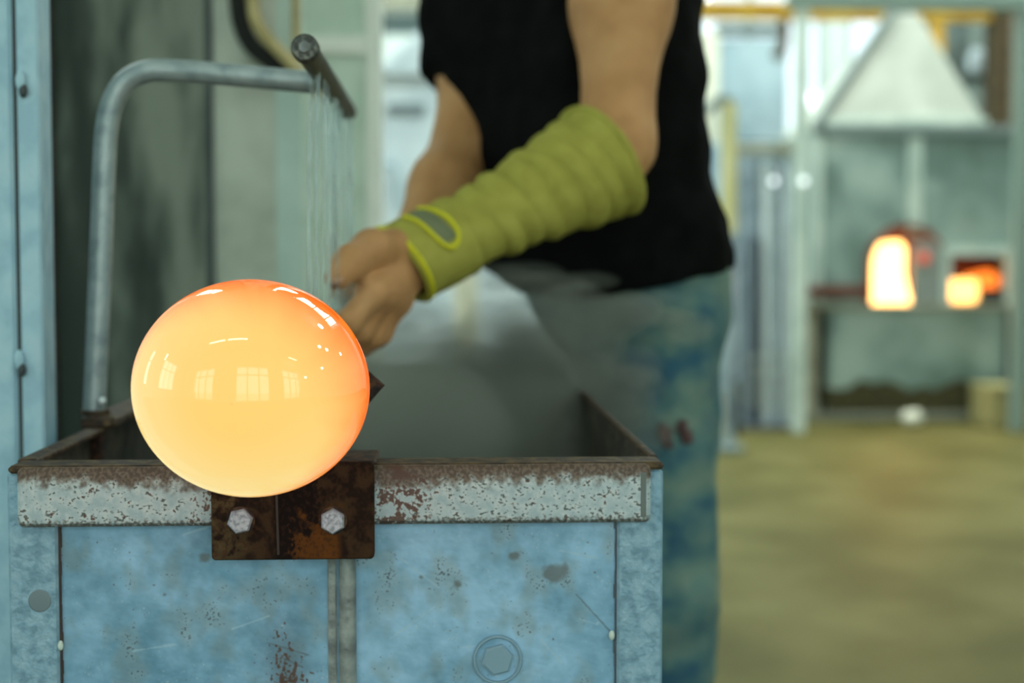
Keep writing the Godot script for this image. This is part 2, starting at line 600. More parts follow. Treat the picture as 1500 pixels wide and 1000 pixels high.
func tube(pts: Array, rad, sides := 14, cap := true) -> ArrayMesh:
	var st := new_st()
	add_tube(st, pts, rad, sides, cap)
	return done(st)


# points of a smooth line through control points
func spline(ctrl: Array, per := 6) -> Array:
	var out := []
	for i in ctrl.size() - 1:
		var p0: Vector3 = ctrl[maxi(i - 1, 0)]
		var p3: Vector3 = ctrl[mini(i + 2, ctrl.size() - 1)]
		for k in per:
			out.append(ctrl[i].cubic_interpolate(ctrl[i + 1], p0, p3, float(k) / per))
	out.append(ctrl[-1])
	return out


func inset(poly: Array, d: float) -> Array:
	var out := []
	var n := poly.size()
	var area_ := 0.0
	for i in n:
		area_ += poly[i].cross(poly[(i + 1) % n])
	var s := signf(area_)
	for i in n:
		var e1: Vector2 = (poly[i] - poly[(i + n - 1) % n]).normalized()
		var e2: Vector2 = (poly[(i + 1) % n] - poly[i]).normalized()
		var n1 := Vector2(-e1.y, e1.x) * s
		var n2 := Vector2(-e2.y, e2.x) * s
		var m := (n1 + n2).normalized()
		out.append(poly[i] + m * d / maxf(0.35, m.dot(n1)))
	return out


# a plate: a 2D outline in the plane of ux, uy at o, `depth` thick along -(ux x uy), front edges bevelled; UV 0..1 over its box
func add_plate(st: SurfaceTool, poly: Array, o: Vector3, ux: Vector3, uy: Vector3, depth: float, bev := 0.001) -> void:
	var nz := ux.cross(uy).normalized()
	var lo := Vector2(1e9, 1e9)
	var hi := -lo
	for p in poly:
		lo = lo.min(p)
		hi = hi.max(p)
	var at := func(p: Vector2, z: float): return o + ux * p.x + uy * p.y - nz * z
	var uv := func(p: Vector2): return Vector2((p.x - lo.x) / (hi.x - lo.x), 1.0 - (p.y - lo.y) / (hi.y - lo.y))
	var ins := inset(poly, bev) if bev > 0.0 else poly
	st.set_smooth_group(-1)
	var tri := Geometry2D.triangulate_polygon(PackedVector2Array(ins))
	for i in range(0, tri.size(), 3):
		var q := [ins[tri[i]], ins[tri[i + 1]], ins[tri[i + 2]]]
		face(st, q.map(func(p): return at.call(p, 0.0)), nz, q.map(uv))
		face(st, q.map(func(p): return at.call(p, depth)), -nz, q.map(uv))
	var ccw := 0.0
	for i in poly.size():
		ccw += poly[i].cross(poly[(i + 1) % poly.size()])
	for i in poly.size():
		var j := (i + 1) % poly.size()
		var e: Vector2 = poly[j] - poly[i]
		var out2 := Vector2(e.y, -e.x) * signf(ccw)
		var out := ux * out2.x + uy * out2.y
		var levels := [[ins, 0.0], [poly, bev], [poly, depth - bev], [ins, depth]]
		for l in 3:
			var A = levels[l]
			var B = levels[l + 1]
			var q2 := [A[0][i], A[0][j], B[0][j], B[0][i]]
			face(st, [at.call(A[0][i], A[1]), at.call(A[0][j], A[1]), at.call(B[0][j], B[1]), at.call(B[0][i], B[1])], out + nz * (0.01 * out.length() * (1 - l)), q2.map(uv))


func plate(poly: Array, o: Vector3, ux: Vector3, uy: Vector3, depth: float, bev := 0.001) -> ArrayMesh:
	var st := new_st()
	add_plate(st, poly, o, ux, uy, depth, bev)
	return done(st)


func round_rect(x0: float, y0: float, x1: float, y1: float, r: float, seg := 4) -> Array:
	var out := []
	for c in [[x1 - r, y1 - r, 0.0], [x0 + r, y1 - r, 90.0], [x0 + r, y0 + r, 180.0], [x1 - r, y0 + r, 270.0]]:
		for k in seg + 1:
			var a := deg_to_rad(c[2] + 90.0 * k / seg)
			out.append(Vector2(c[0] + cos(a) * r, c[1] + sin(a) * r))
	return out


func ellipsoid(c: Vector3, r: Vector3, seg := 24, rings := 14) -> ArrayMesh:
	var s := SphereMesh.new()
	s.radius = 1.0
	s.height = 2.0
	s.radial_segments = seg
	s.rings = rings
	var st := SurfaceTool.new()
	st.append_from(s, 0, Transform3D(Basis.from_scale(r), c))
	st.set_smooth_group(0)
	st.generate_normals()
	return st.commit()


# surface nets over the smooth union of tapered capsules [a, b, ra, rb(, plane point, plane normal)]
func nets(bones: Array, cell: float, k: float, clips: Array = [], noise: FastNoiseLite = null, amp := 0.0) -> Dictionary:
	var lo := Vector3.ONE * 1e9
	var hi := -lo
	var m := cell * 2.0 + 3.0 / k
	for b in bones:
		var r := maxf(b[2], b[3]) + m
		lo = lo.min(b[0] - Vector3.ONE * r).min(b[1] - Vector3.ONE * r)
		hi = hi.max(b[0] + Vector3.ONE * r).max(b[1] + Vector3.ONE * r)
	var nx := int((hi.x - lo.x) / cell) + 2
	var ny := int((hi.y - lo.y) / cell) + 2
	var nz := int((hi.z - lo.z) / cell) + 2
	var f := PackedFloat32Array()
	f.resize(nx * ny * nz)
	for b in bones:
		var A: Vector3 = b[0]
		var ab: Vector3 = b[1] - A
		var l2 := maxf(ab.length_squared(), 1e-9)
		var ra: float = b[2]
		var dr: float = b[3] - ra
		var cut: bool = b.size() > 4
		var r := maxf(b[2], b[3]) + m
		var p0: Vector3 = (A.min(b[1]) - Vector3.ONE * r - lo) / cell
		var p1: Vector3 = (A.max(b[1]) + Vector3.ONE * r - lo) / cell
		for z in range(maxi(int(p0.z), 0), mini(int(p1.z) + 2, nz)):
			for y in range(maxi(int(p0.y), 0), mini(int(p1.y) + 2, ny)):
				var row := (z * ny + y) * nx
				for x in range(maxi(int(p0.x), 0), mini(int(p1.x) + 2, nx)):
					var p := lo + Vector3(x, y, z) * cell
					var q := p - A
					var h := clampf(q.dot(ab) / l2, 0.0, 1.0)
					var d := (q - ab * h).length() - ra - dr * h
					if cut:
						d = maxf(d, (p - b[4]).dot(b[5]))
					if d < m:
						f[row + x] += exp(-d * k)
	var total := nx * ny * nz
	for z in nz:
		for y in ny:
			var row := (z * ny + y) * nx
			for x in nx:
				var s := f[row + x]
				var d := m if s < 1e-6 else -log(s) / k
				if d < m and clips.size():
					var p := lo + Vector3(x, y, z) * cell
					for c in clips:
						d = maxf(d, (p - c[0]).dot(c[1]))
				f[row + x] = d
	var id := PackedInt32Array()
	id.resize(total)
	id.fill(-1)
	var vs := PackedVector3Array()
	var dx := [0, 1, 0, 1, 0, 1, 0, 1]
	var o := PackedInt32Array([0, 1, nx, nx + 1, nx * ny, nx * ny + 1, nx * ny + nx, nx * ny + nx + 1])
	var edges := [[0, 1], [2, 3], [4, 5], [6, 7], [0, 2], [1, 3], [4, 6], [5, 7], [0, 4], [1, 5], [2, 6], [3, 7]]
	var corner := [Vector3(0, 0, 0), Vector3(1, 0, 0), Vector3(0, 1, 0), Vector3(1, 1, 0), Vector3(0, 0, 1), Vector3(1, 0, 1), Vector3(0, 1, 1), Vector3(1, 1, 1)]
	var far := cell * 2.5
	for z in nz - 1:
		for y in ny - 1:
			var row := (z * ny + y) * nx
			for x in nx - 1:
				var i := row + x
				if absf(f[i]) > far:
					continue
				var neg := 0
				for c in 8:
					if f[i + o[c]] < 0.0:
						neg += 1
				if neg == 0 or neg == 8:
					continue
				var sum := Vector3.ZERO
				var cnt := 0
				for e in edges:
					var fa := f[i + o[e[0]]]
					var fb := f[i + o[e[1]]]
					if (fa < 0.0) != (fb < 0.0):
						sum += corner[e[0]].lerp(corner[e[1]], fa / (fa - fb))
						cnt += 1
				id[i] = vs.size()
				vs.append(lo + (Vector3(x, y, z) + sum / cnt) * cell)
	var idx := PackedInt32Array()
	var sx := 1
	var sy := nx
	var sz := nx * ny
	for z in range(1, nz - 1):
		for y in range(1, ny - 1):
			var row := (z * ny + y) * nx
			for x in range(1, nx - 1):
				var i := row + x
				var fi := f[i]
				if absf(fi) > far:
					continue
				var inside := fi < 0.0
				for ax in 3:
					var st: int = [sx, sy, sz][ax]
					if (f[i + st] < 0.0) == inside:
						continue
					var u: int = [sy, sz, sx][ax]
					var w: int = [sz, sx, sy][ax]
					var a := id[i]
					var b := id[i - u]
					var c := id[i - u - w]
					var d := id[i - w]
					if a < 0 or b < 0 or c < 0 or d < 0:
						continue
					# clockwise seen from outside
					if inside:
						idx.append_array([a, c, b, a, d, c])
					else:
						idx.append_array([a, b, c, a, c, d])
	var ns := PackedVector3Array()
	ns.resize(vs.size())
	for pass_ in (2 if noise else 1):
		ns.fill(Vector3.ZERO)
		for t in range(0, idx.size(), 3):
			var n := (vs[idx[t + 2]] - vs[idx[t]]).cross(vs[idx[t + 1]] - vs[idx[t]])
			for j in 3:
				ns[idx[t + j]] += n
		for i in ns.size():
			ns[i] = ns[i].normalized()
		if noise and pass_ == 0:
			for i in vs.size():
				vs[i] += ns[i] * noise.get_noise_3dv(vs[i]) * amp
	return {"v": vs, "n": ns, "i": idx}


func nets_mesh(list: Array) -> ArrayMesh:
	var v := PackedVector3Array()
	var n := PackedVector3Array()
	var idx := PackedInt32Array()
	for d in list:
		var base := v.size()
		v.append_array(d.v)
		n.append_array(d.n)
		for i in d.i:
			idx.append(i + base)
	var arr := []
	arr.resize(Mesh.ARRAY_MAX)
	arr[Mesh.ARRAY_VERTEX] = v
	arr[Mesh.ARRAY_NORMAL] = n
	arr[Mesh.ARRAY_INDEX] = idx
	var am := ArrayMesh.new()
	am.add_surface_from_arrays(Mesh.PRIMITIVE_TRIANGLES, arr)
	return am


# ------------------------------------------------------------------ the room
# a wall in the plane of ux and up with rectangular openings [x0, x1, y0, y1] that do not overlap in x
func wall(called: String, o: Vector3, ux: Vector3, length: float, height: float, thick: float, holes: Array) -> void:
	var st := new_st()
	var nz := ux.cross(Vector3.UP)
	var piece := func(x0, x1, y0, y1):
		if x1 - x0 > 0.001 and y1 - y0 > 0.001:
			var a: Vector3 = o + ux * x0 + Vector3.UP * y0
			var b: Vector3 = o + ux * x1 + Vector3.UP * y1 - nz * thick
			add_box(st, a.min(b), a.max(b), 0.0)
	var x := 0.0
	for h in holes:
		piece.call(x, h[0], 0.0, height)
		piece.call(h[0], h[1], 0.0, h[2])
		piece.call(h[0], h[1], h[3], height)
		x = h[1]
	piece.call(x, length, 0.0, height)
	struct(called, done(st), "wall_white")


# a window of panes in a frame with bars; o is its lower left corner
func window(called: String, o: Vector3, ux: Vector3, uy: Vector3, w: float, h: float, across: int, down: Array, bar := 0.05) -> void:
	var nz := ux.cross(uy).normalized()
	var root := Node3D.new()
	root.name = called
	root.position = o
	root.set_meta("kind", "structure")
	add_child(root)
	var st := new_st()
	var strip := func(x0, x1, y0, y1):
		var a: Vector3 = o + ux * x0 + uy * y0
		var b: Vector3 = o + ux * x1 + uy * y1 - nz * 0.06
		add_box(st, a.min(b), a.max(b), 0.004)
	for i in across + 1:
		var x := w * i / across
		strip.call(clampf(x - bar / 2, 0, w - bar), clampf(x + bar / 2, bar, w), 0.0, h)
	for y in [0.0] + down + [1.0]:
		strip.call(0.0, w, clampf(y * h - bar / 2, 0, h - bar), clampf(y * h + bar / 2, bar, h))
	part("window_frame", done(st), "frame_grey", root)
	var ys := [0.0] + down + [1.0]
	for i in across:
		for j in ys.size() - 1:
			var p0: Vector3 = o + ux * (w * i / across + 0.01) + uy * (ys[j] * h + 0.01) - nz * 0.027
			var p1: Vector3 = o + ux * (w * (i + 1) / across - 0.01) + uy * (ys[j + 1] * h - 0.01) - nz * 0.031
			part("pane", box(p0.min(p1), p0.max(p1), 0.0), "pane", root)


func build_room() -> void:
	struct("floor", box(Vector3(-7.2, -0.2, -10.4), Vector3(7.7, 0, 3.4), 0.0), "floor")
	# ceiling with roof lights
	var st := new_st()
	var xs := [-7.2, 7.7]
	var cut := []
	for r in ROOF:
		cut.append([r.x - r.z / 2, r.x + r.z / 2, r.y - 2.0, r.y + 2.0])
	var xe := [-7.2, 7.7]
	var ze := [-10.4, 3.4]
	for c in cut:
		xe.append_array([c[0], c[1]])
		ze.append_array([c[2], c[3]])
	xe.sort()
	ze.sort()
	for i in xe.size() - 1:
		for j in ze.size() - 1:
			var mx: float = (xe[i] + xe[i + 1]) / 2
			var mz: float = (ze[j] + ze[j + 1]) / 2
			if cut.any(func(c): return mx > c[0] and mx < c[1] and mz > c[2] and mz < c[3]):
				continue
			add_box(st, Vector3(xe[i], 5.0, ze[j]), Vector3(xe[i + 1], 5.2, ze[j + 1]), 0.0)
	struct("ceiling", done(st), "ceiling_white")
	var no := 1
	for r in ROOF:
		window("window_%d" % no, Vector3(r.x - r.z / 2, 5.1, r.y - 2.0), Vector3.RIGHT, Vector3.BACK, r.z, 4.0, 4, [0.5], 0.06)
		no += 1
	# rear wall (behind the camera), seen in the ball
	var holes := []
	for x in REAR_X:
		holes.append([7.7 - x - 1.2, 7.7 - x + 1.2, 0.15, 3.05])
		window("window_%d" % no, Vector3(x + 1.2, 0.15, 3.25), Vector3.LEFT, Vector3.UP, 2.4, 2.9, 3, [0.72], 0.08)
		no += 1
	holes.reverse()
	holes.sort_custom(func(a, b): return a[0] < b[0])
	wall("wall_rear", Vector3(7.7, 0, 3.2), Vector3.LEFT, 14.9, 5.0, 0.2, holes)
	holes = []
	for z in LEFT_Z:
		holes.append([3.2 - z - 1.2, 3.2 - z + 1.2, 0.8, 3.6])
		window("window_%d" % no, Vector3(-7.05, 0.8, z + 1.2), Vector3.FORWARD, Vector3.UP, 2.4, 2.8, 3, [0.65], 0.07)
		no += 1
	wall("wall_left", Vector3(-7.0, 0, 3.2), Vector3.FORWARD, 13.4, 5.0, 0.2, holes)
	wall("wall_right", Vector3(7.5, 0, -10.2), Vector3.BACK, 13.4, 5.0, 0.2, [])
	# far wall with a bank of windows behind the furnace
	wall("wall_far", Vector3(-7.2, 0, -10.2), Vector3.RIGHT, 14.9, 5.0, 0.2, [[8.85, 9.95, 1.75, 3.6], [10.1, 10.55, 1.75, 3.6]])
	window("window_%d" % no, Vector3(1.65, 1.75, -10.25), Vector3.RIGHT, Vector3.UP, 1.1, 1.85, 2, [0.5], 0.05)
	window("window_%d" % (no + 1), Vector3(2.9, 1.75, -10.25), Vector3.RIGHT, Vector3.UP, 0.45, 1.85, 1, [0.5], 0.05)


# ------------------------------------------------------------------ the quench tank
const TX0 := -0.3075
const TX1 := 0.1565
const TZ := -1.012
const TB := -2.06
const RIM := 0.7215


func build_tank() -> void:
	var t := thing("quench_tank", "blue painted steel water tank with worn rim, in the foreground under the glowing ball", "tank", Vector3(-0.075, 0, -1.5))
	# front sheet, its own print of paint over the upper part
	var st := new_st()
	add_box(st, Vector3(TX0 + 0.002, 0.03, TZ - 0.004), Vector3(TX1 - 0.002, RIM - 0.012, TZ), 0.001, Vector3(TX0, 0.41, TZ - 0.004), Vector3(TX1, 0.71, TZ))
	part("front_panel", done(st), "panel_paint", t)
	# corner angles standing proud of the sheet, with an open seam beside each
	var L := -0.2705
	var Rr := 0.1224
	part("corner_angle", box(Vector3(TX0, 0.0, TZ - 0.05), Vector3(L - 0.0025, RIM - 0.006, TZ + 0.004), 0.0018), "blue_strip", t)
	part("corner_angle", box(Vector3(Rr + 0.0012, 0.0, TZ - 0.05), Vector3(TX1, RIM - 0.006, TZ + 0.004), 0.0018), "blue_strip", t)
	# raw seam edges
	var sm := new_st()
	for i in 26:
		var y := 0.42 + i * 0.0101
		var w := 0.0008 + rng.randf() * 0.0010
		add_box(sm, Vector3(L - 0.0026, y, TZ - 0.001), Vector3(L - 0.0026 + w * 1.3, y + 0.0102, TZ + 0.0022), 0.0003)
	part("weld_seam", done(sm), "seam_rust", t)
	sm = new_st()
	for i in 26:
		var y := 0.42 + i * 0.0101
		var w := 0.0008 + rng.randf() * 0.0007
		add_box(sm, Vector3(Rr + 0.0014 - w * 1.6, y, TZ - 0.001), Vector3(Rr + 0.0014, y + 0.0102, TZ + 0.0018), 0.0003)
	part("weld_seam", done(sm), "steel_dark", t)
	for c in [Vector3(-0.2722, 0.5929, -1.009), Vector3(0.1199, 0.5954, -1.009)]:
		part("paint_chip", ellipsoid(c, Vector3(0.0022, 0.0036, 0.0015), 10, 6), "furnace_light", t)
	# centre post, a worn half round
	var px := -0.0733
	part("center_post", tube([Vector3(px + 0.0035, 0.0, TZ + 0.001), Vector3(px + 0.0035, RIM - 0.02, TZ + 0.001)], 0.0062, 18), "post_edge", t)
	part("post_weld", box(Vector3(px - 0.0105, 0.0, TZ - 0.001), Vector3(px - 0.0042, RIM - 0.03, TZ + 0.0025), 0.001), "post_edge", t)
	# painted-over bolt and rivet
	var bc := Vector3(0.0377, 0.5781, -1.0)
	part("bolt_mark", hexagon(bc + Vector3(0, 0, -0.012), 0.0118, 0.0035, 14.0), "panel_blue_plain", t)
	part("bolt_mark", ring(bc + Vector3(0, 0, -0.0105), 0.0168, 0.0012), "panel_blue_plain", t)
	part("rivet", ellipsoid(Vector3(-0.2859, 0.6252, TZ + 0.004), Vector3(0.0082, 0.0082, 0.0007), 18, 8), "rivet_paint", t)
	# flat rim bar across the front
	var b0 := -0.2985
	var b1 := 0.1467
	var y0 := 0.6786
	st = new_st()
	add_plate(st, round_rect(b0, y0, b1, RIM - 0.001, 0.0045), Vector3(0, 0, -1.0), Vector3.RIGHT, Vector3.UP, 0.0115, 0.0028)
	part("rim_bar", done(st), "bar_paint", t)
	part("bar_end", box(Vector3(b1 - 0.0075, y0 + 0.004, -1.0012), Vector3(b1 - 0.0035, RIM - 0.007, -0.9994), 0.0005), "bar_end_paint", t)
	# top lips, rusty angle iron all round
	part("rim_lip", box(Vector3(TX0 + 0.002, RIM - 0.0055, -1.036), Vector3(TX1, RIM, -1.0035), 0.002), "rust_rim", t)
	part("rim_lip", box(Vector3(TX0, RIM - 0.004, -1.24), Vector3(TX0 + 0.014, RIM + 0.001, -1.034), 0.0012), "rust_rim", t)
	part("rim_lip", box(Vector3(TX1 - 0.006, RIM - 0.004, TB), Vector3(TX1, RIM + 0.001, -1.034), 0.0012), "rust_rim", t)
	part("rim_lip", box(Vector3(TX0, RIM - 0.004, TB - 0.02), Vector3(TX1, RIM, TB), 0.0012), "rust_rim", t)
	# shelf that carries the stand pipe, and the upright edge below it
	part("rim_shelf", box(Vector3(TX0 - 0.006, RIM + 0.001, TB), Vector3(TX0 + 0.024, RIM + 0.009, -1.235), 0.0015), "rust_rim", t)
	part("stiffener", box(Vector3(TX0 + 0.003, 0.34, -1.245), Vector3(TX0 + 0.0125, RIM + 0.001, -1.232), 0.001), "rust", t)
	# walls and bottom
	part("side_panel", box(Vector3(TX0, 0.03, TB), Vector3(TX0 + 0.003, RIM - 0.003, -1.02), 0.0005), "tank_inside", t)
	part("side_panel", box(Vector3(TX1 - 0.003, 0.03, TB), Vector3(TX1 - 0.001, RIM - 0.003, -1.02), 0.0005), "tank_inside", t)
	part("outer_sheet", box(Vector3(TX1 - 0.001, 0.03, TB), Vector3(TX1 + 0.0005, RIM - 0.004, -1.05), 0.0003), "blue_strip", t)
	part("outer_sheet", box(Vector3(TX0 - 0.0015, 0.03, TB), Vector3(TX0, RIM - 0.004, -1.05), 0.0003), "blue_strip", t)
	part("back_panel", box(Vector3(TX0, 0.03, TB - 0.004), Vector3(TX1, RIM - 0.003, TB), 0.0005), "tank_back", t)
	part("inner_panel", box(Vector3(TX0 + 0.003, 0.05, -1.0195), Vector3(TX1 - 0.003, RIM - 0.005, -1.0165), 0.0005), "tank_inside", t)
	part("bottom_panel", box(Vector3(TX0, 0.02, TB), Vector3(TX1, 0.05, -1.02), 0.001), "tank_inside", t)
	# the water in it
	var w := part("tank_water", box(Vector3(TX0 + 0.004, 0.052, TB + 0.002), Vector3(TX1 - 0.004, 0.56, -1.021), 0.0), "tank_water")
	tag(w, "dark still water lying inside the blue tank", "water", "", "stuff")


func hexagon(c: Vector3, r: float, h: float, turn: float) -> ArrayMesh:
	# a hex head looking along +z, its front edge chamfered
	var st := new_st()
	st.set_smooth_group(-1)
	var lv := [[r, 0.0], [r, h * 0.75], [r * 0.86, h]]
	for l in 2:
		for i in 6:
			var q := []
			for e in [[l, i], [l, i + 1], [l + 1, i + 1], [l + 1, i]]:
				var a := deg_to_rad(turn + 60.0 * e[1])
				q.append(c + Vector3(cos(a) * lv[e[0]][0], sin(a) * lv[e[0]][0], lv[e[0]][1]))
			face(st, q, (q[0] + q[1] + q[2] + q[3]) / 4 - c + Vector3(0, 0, -h * 0.3))
	var top := []
	for i in 6:
		var a := deg_to_rad(turn + 60.0 * i)
		top.append(c + Vector3(cos(a) * lv[2][0], sin(a) * lv[2][0], h))
	face(st, top, Vector3.BACK)
	return done(st)


func ring(c: Vector3, r: float, thick: float, n := Vector3.BACK) -> ArrayMesh:
	var u := n.cross(Vector3.UP if absf(n.y) < 0.9 else Vector3.RIGHT).normalized()
	var v := n.cross(u)
	var pts := []
	for i in 33:
		var a := TAU * i / 32.0
		pts.append(c + (u * cos(a) + v * sin(a)) * r)
	return tube(pts, thick, 8, false)


func build_rest_bracket() -> void:
	var x0 := -0.1622
	var x1 := -0.0494
	var y0 := 0.6567
	var t := thing("pipe_rest_bracket", "rusty steel bracket bolted on the rim bar below the glowing ball", "bracket", Vector3((x0 + x1) / 2, y0, -0.995))
	var top := RIM + 0.0035
	part("plate", plate(round_rect(x0, y0, x1, top, 0.003), Vector3(0, 0, -0.988), Vector3.RIGHT, Vector3.UP, 0.0105, 0.0012), "bracket_rust", t)
	part("fold", box(Vector3(-0.1103, RIM + 0.0005, -1.052), Vector3(x1 + 0.0015, top + 0.0005, -0.9895), 0.0018), "rust", t)
	part("ridge", tube([Vector3(-0.1159, y0 + 0.004, -0.988), Vector3(-0.1173, top - 0.006, -0.988)], 0.0009, 8), "seam_rust", t)
	for c in [Vector3(-0.1417, 0.6849, -0.982), Vector3(-0.0779, 0.6843, -0.982)]:
		var cc := Vector3(c.x, c.y, -0.988)
		var bolt := part("bolt", hexagon(cc, 0.0089, 0.0066, 12.0 if c.x < -0.12 else 30.0), "bolt_zinc", t)
		part("washer", tube([cc + Vector3(0, 0, -0.001), cc + Vector3(0, 0, 0.0008)], 0.0098, 24), "rust", bolt)
	# the fork that the blowpipe rests in, two flat arms behind the ball
	var foot := Vector3(-0.112, 0.7165, -1.04)
	for e in [Vector3(-0.053, 0.7823, -1.04), Vector3(-0.1697, 0.7827, -1.04)]:
		var d: Vector3 = (e - foot).normalized()
		var s := Vector3(-d.y, d.x, 0)
		var h := 0.0125
		var L: float = (e - foot).length()
		var o: Vector3 = foot
		part("fork_arm", plate([Vector2(0, -h), Vector2(L, -h), Vector2(L, h), Vector2(0, h)], o, d, s if d.cross(s).z > 0 else -s, 0.006, 0.001), "rust", t)


# ------------------------------------------------------------------ the glowing ball on its pipe
func build_glass_ball() -> void:
	var c := Vector3(-0.1186, 0.7861, -0.88)
	var grip := Vector3(-0.1034, 0.8094, -1.36)
	var pd := (grip - c).normalized()
	var t := thing("glowing_glass_ball", "large glowing orange ball of hot glass on a blowpipe held over the tank", "glass ball", c)
	var e3 := -pd
	var e1 := (Vector3.RIGHT - e3 * e3.x).normalized()
	var e2 := e3.cross(e1)
	var rx := 0.0716
	var ry := 0.0674
	var st := new_st()
	st.set_smooth_group(0)
	var NA := 96
	var NT := 64
	var tilt := deg_to_rad(-12.0)
	var at := func(i, j):
		var th: float = PI * j / NT
		var az: float = TAU * i / NA
		# a touch egg-shaped: sagging to the lower left
		var fx := 1.0 + 0.010 * cos(2.0 * (az - tilt)) * sin(th)
		var p: Vector3 = e1 * cos(az) * sin(th) * rx * fx + e2 * sin(az) * sin(th) * ry * fx + e3 * cos(th) * rx * 0.97
		return c + p
	for j in NT:
		for i in NA:
			var q := [at.call(i, j), at.call(i + 1, j), at.call(i + 1, j + 1), at.call(i, j + 1)]
			var uv := [Vector2(i, j), Vector2(i + 1, j), Vector2(i + 1, j + 1), Vector2(i, j + 1)].map(func(k): return Vector2(k.x / NA, k.y / NT))
			face(st, q, (q[0] + q[1] + q[2] + q[3]) / 4 - c, uv)
	part("glowing_glass", done(st), "hot_glass", t)
	part("neck", tube([c + pd * rx * 0.85, c + pd * (rx + 0.01), c + pd * (rx + 0.04)], [0.036, 0.018, 0.0125], 20), "rust", t)
	var pipe := part("blowpipe", tube([c + pd * (rx + 0.03), c + pd * 1.0], 0.0095, 16), "blowpipe_steel", t)
	part("mouthpiece", tube([c + pd * 0.98, c + pd * 1.01, c + pd * 1.03], [0.0115, 0.0115, 0.007], 16), "brass", pipe)
	var l := OmniLight3D.new()
	l.name = "ball_glow"
	l.position = Vector3.ZERO
	l.light_color = Color(1.0, 0.62, 0.26)
	l.light_energy = 0.004
	l.light_size = 0.06
	l.omni_range = 20
	l.omni_attenuation = 2.0
	l.shadow_enabled = true
	t.add_child(l)


# ------------------------------------------------------------------ the water spray over the tank
func build_spray_pipe() -> void:
	var base := Vector3(-0.3075, 0.7317, -1.262)
	var t := thing("spray_pipe", "bent galvanised water pipe with a dripping spray bar, on the tank's left rim", "pipe", Vector3(base.x, RIM + 0.009, base.z))
	var path := [Vector3(-0.3081, 0.728, -1.262), Vector3(-0.3057, 0.7714, -1.262), Vector3(-0.3009, 0.8552, -1.262), Vector3(-0.2959, 0.9504, -1.262), Vector3(-0.2931, 0.9829, -1.262), Vector3(-0.2875, 1.0048, -1.262), Vector3(-0.2767, 1.0214, -1.262), Vector3(-0.2613, 1.0297, -1.262), Vector3(-0.2413, 1.0316, -1.262), Vector3(-0.1906, 1.0284, -1.262), Vector3(-0.1125, 1.0218, -1.262)]
	part("stand_pipe", tube(spline(path, 5), 0.0098, 20), "galvanised", t)
	part("base_nut", hexagon_up(Vector3(base.x, RIM + 0.009, base.z), 0.0135, 0.005), "rust_rim", t)
	part("clamp_knob", ellipsoid(Vector3(-0.2985, 0.7442, -1.25), Vector3(0.0042, 0.0036, 0.004), 12, 8), "steel_pale", t)
	var a := Vector3(-0.1042, 1.0245, -1.085)
	var b := Vector3(-0.1025, 1.0265, -1.54)
	part("spray_bar", tube([a, a.lerp(b, 0.5), b], 0.0092, 20), "spray_bar", t)
	var dir := (b - a).normalized()
	var capm := part("end_cap", tube([a - dir * 0.004, a - dir * 0.003, a + dir * 0.012], [0.0086, 0.0106, 0.0106], 20), "spray_bar", t)
	part("cap_plug", tube([a - dir * 0.008, a - dir * 0.003], [0.0040, 0.0054], 6), "post_edge", capm)
	# streams of water falling from the bar
	var st := new_st()
	for i in 34:
		var f := 0.16 + 0.8 * i / 33.0 + rng.randf_range(-0.012, 0.012)
		var p := a.lerp(b, f) + Vector3(rng.randf_range(-0.006, 0.006), -0.0085, 0)
		var drift := Vector3(rng.randf_range(-0.014, 0.006), 0, rng.randf_range(-0.02, 0.02))
		var pts := []
		var rad := []
		var r0 := rng.randf_range(0.0004, 0.0009)
		var ph := rng.randf() * 6.0
		for k in 15:
			var u := k / 14.0
			pts.append(Vector3(p.x, lerpf(p.y, 0.56, u), p.z) + drift * sqrt(u) + Vector3(sin(ph + u * 9.0) * 0.001, 0, 0))
			rad.append(r0 * (1.0 - 0.35 * u) * (0.8 + 0.45 * absf(sin(ph * 3.0 + k * 1.9))))
		add_tube(st, pts, rad, 6, true)
	var w := part("water_streams", done(st), "water")
	tag(w, "thin streams of water falling from the spray bar into the tank", "water", "", "stuff")


func hexagon_up(c: Vector3, r: float, h: float) -> ArrayMesh:
	var st := new_st()
	st.set_smooth_group(-1)
	var pts := []
	add_tube(st, [c, c + Vector3(0, h, 0)], r, 6, true)
	return done(st)


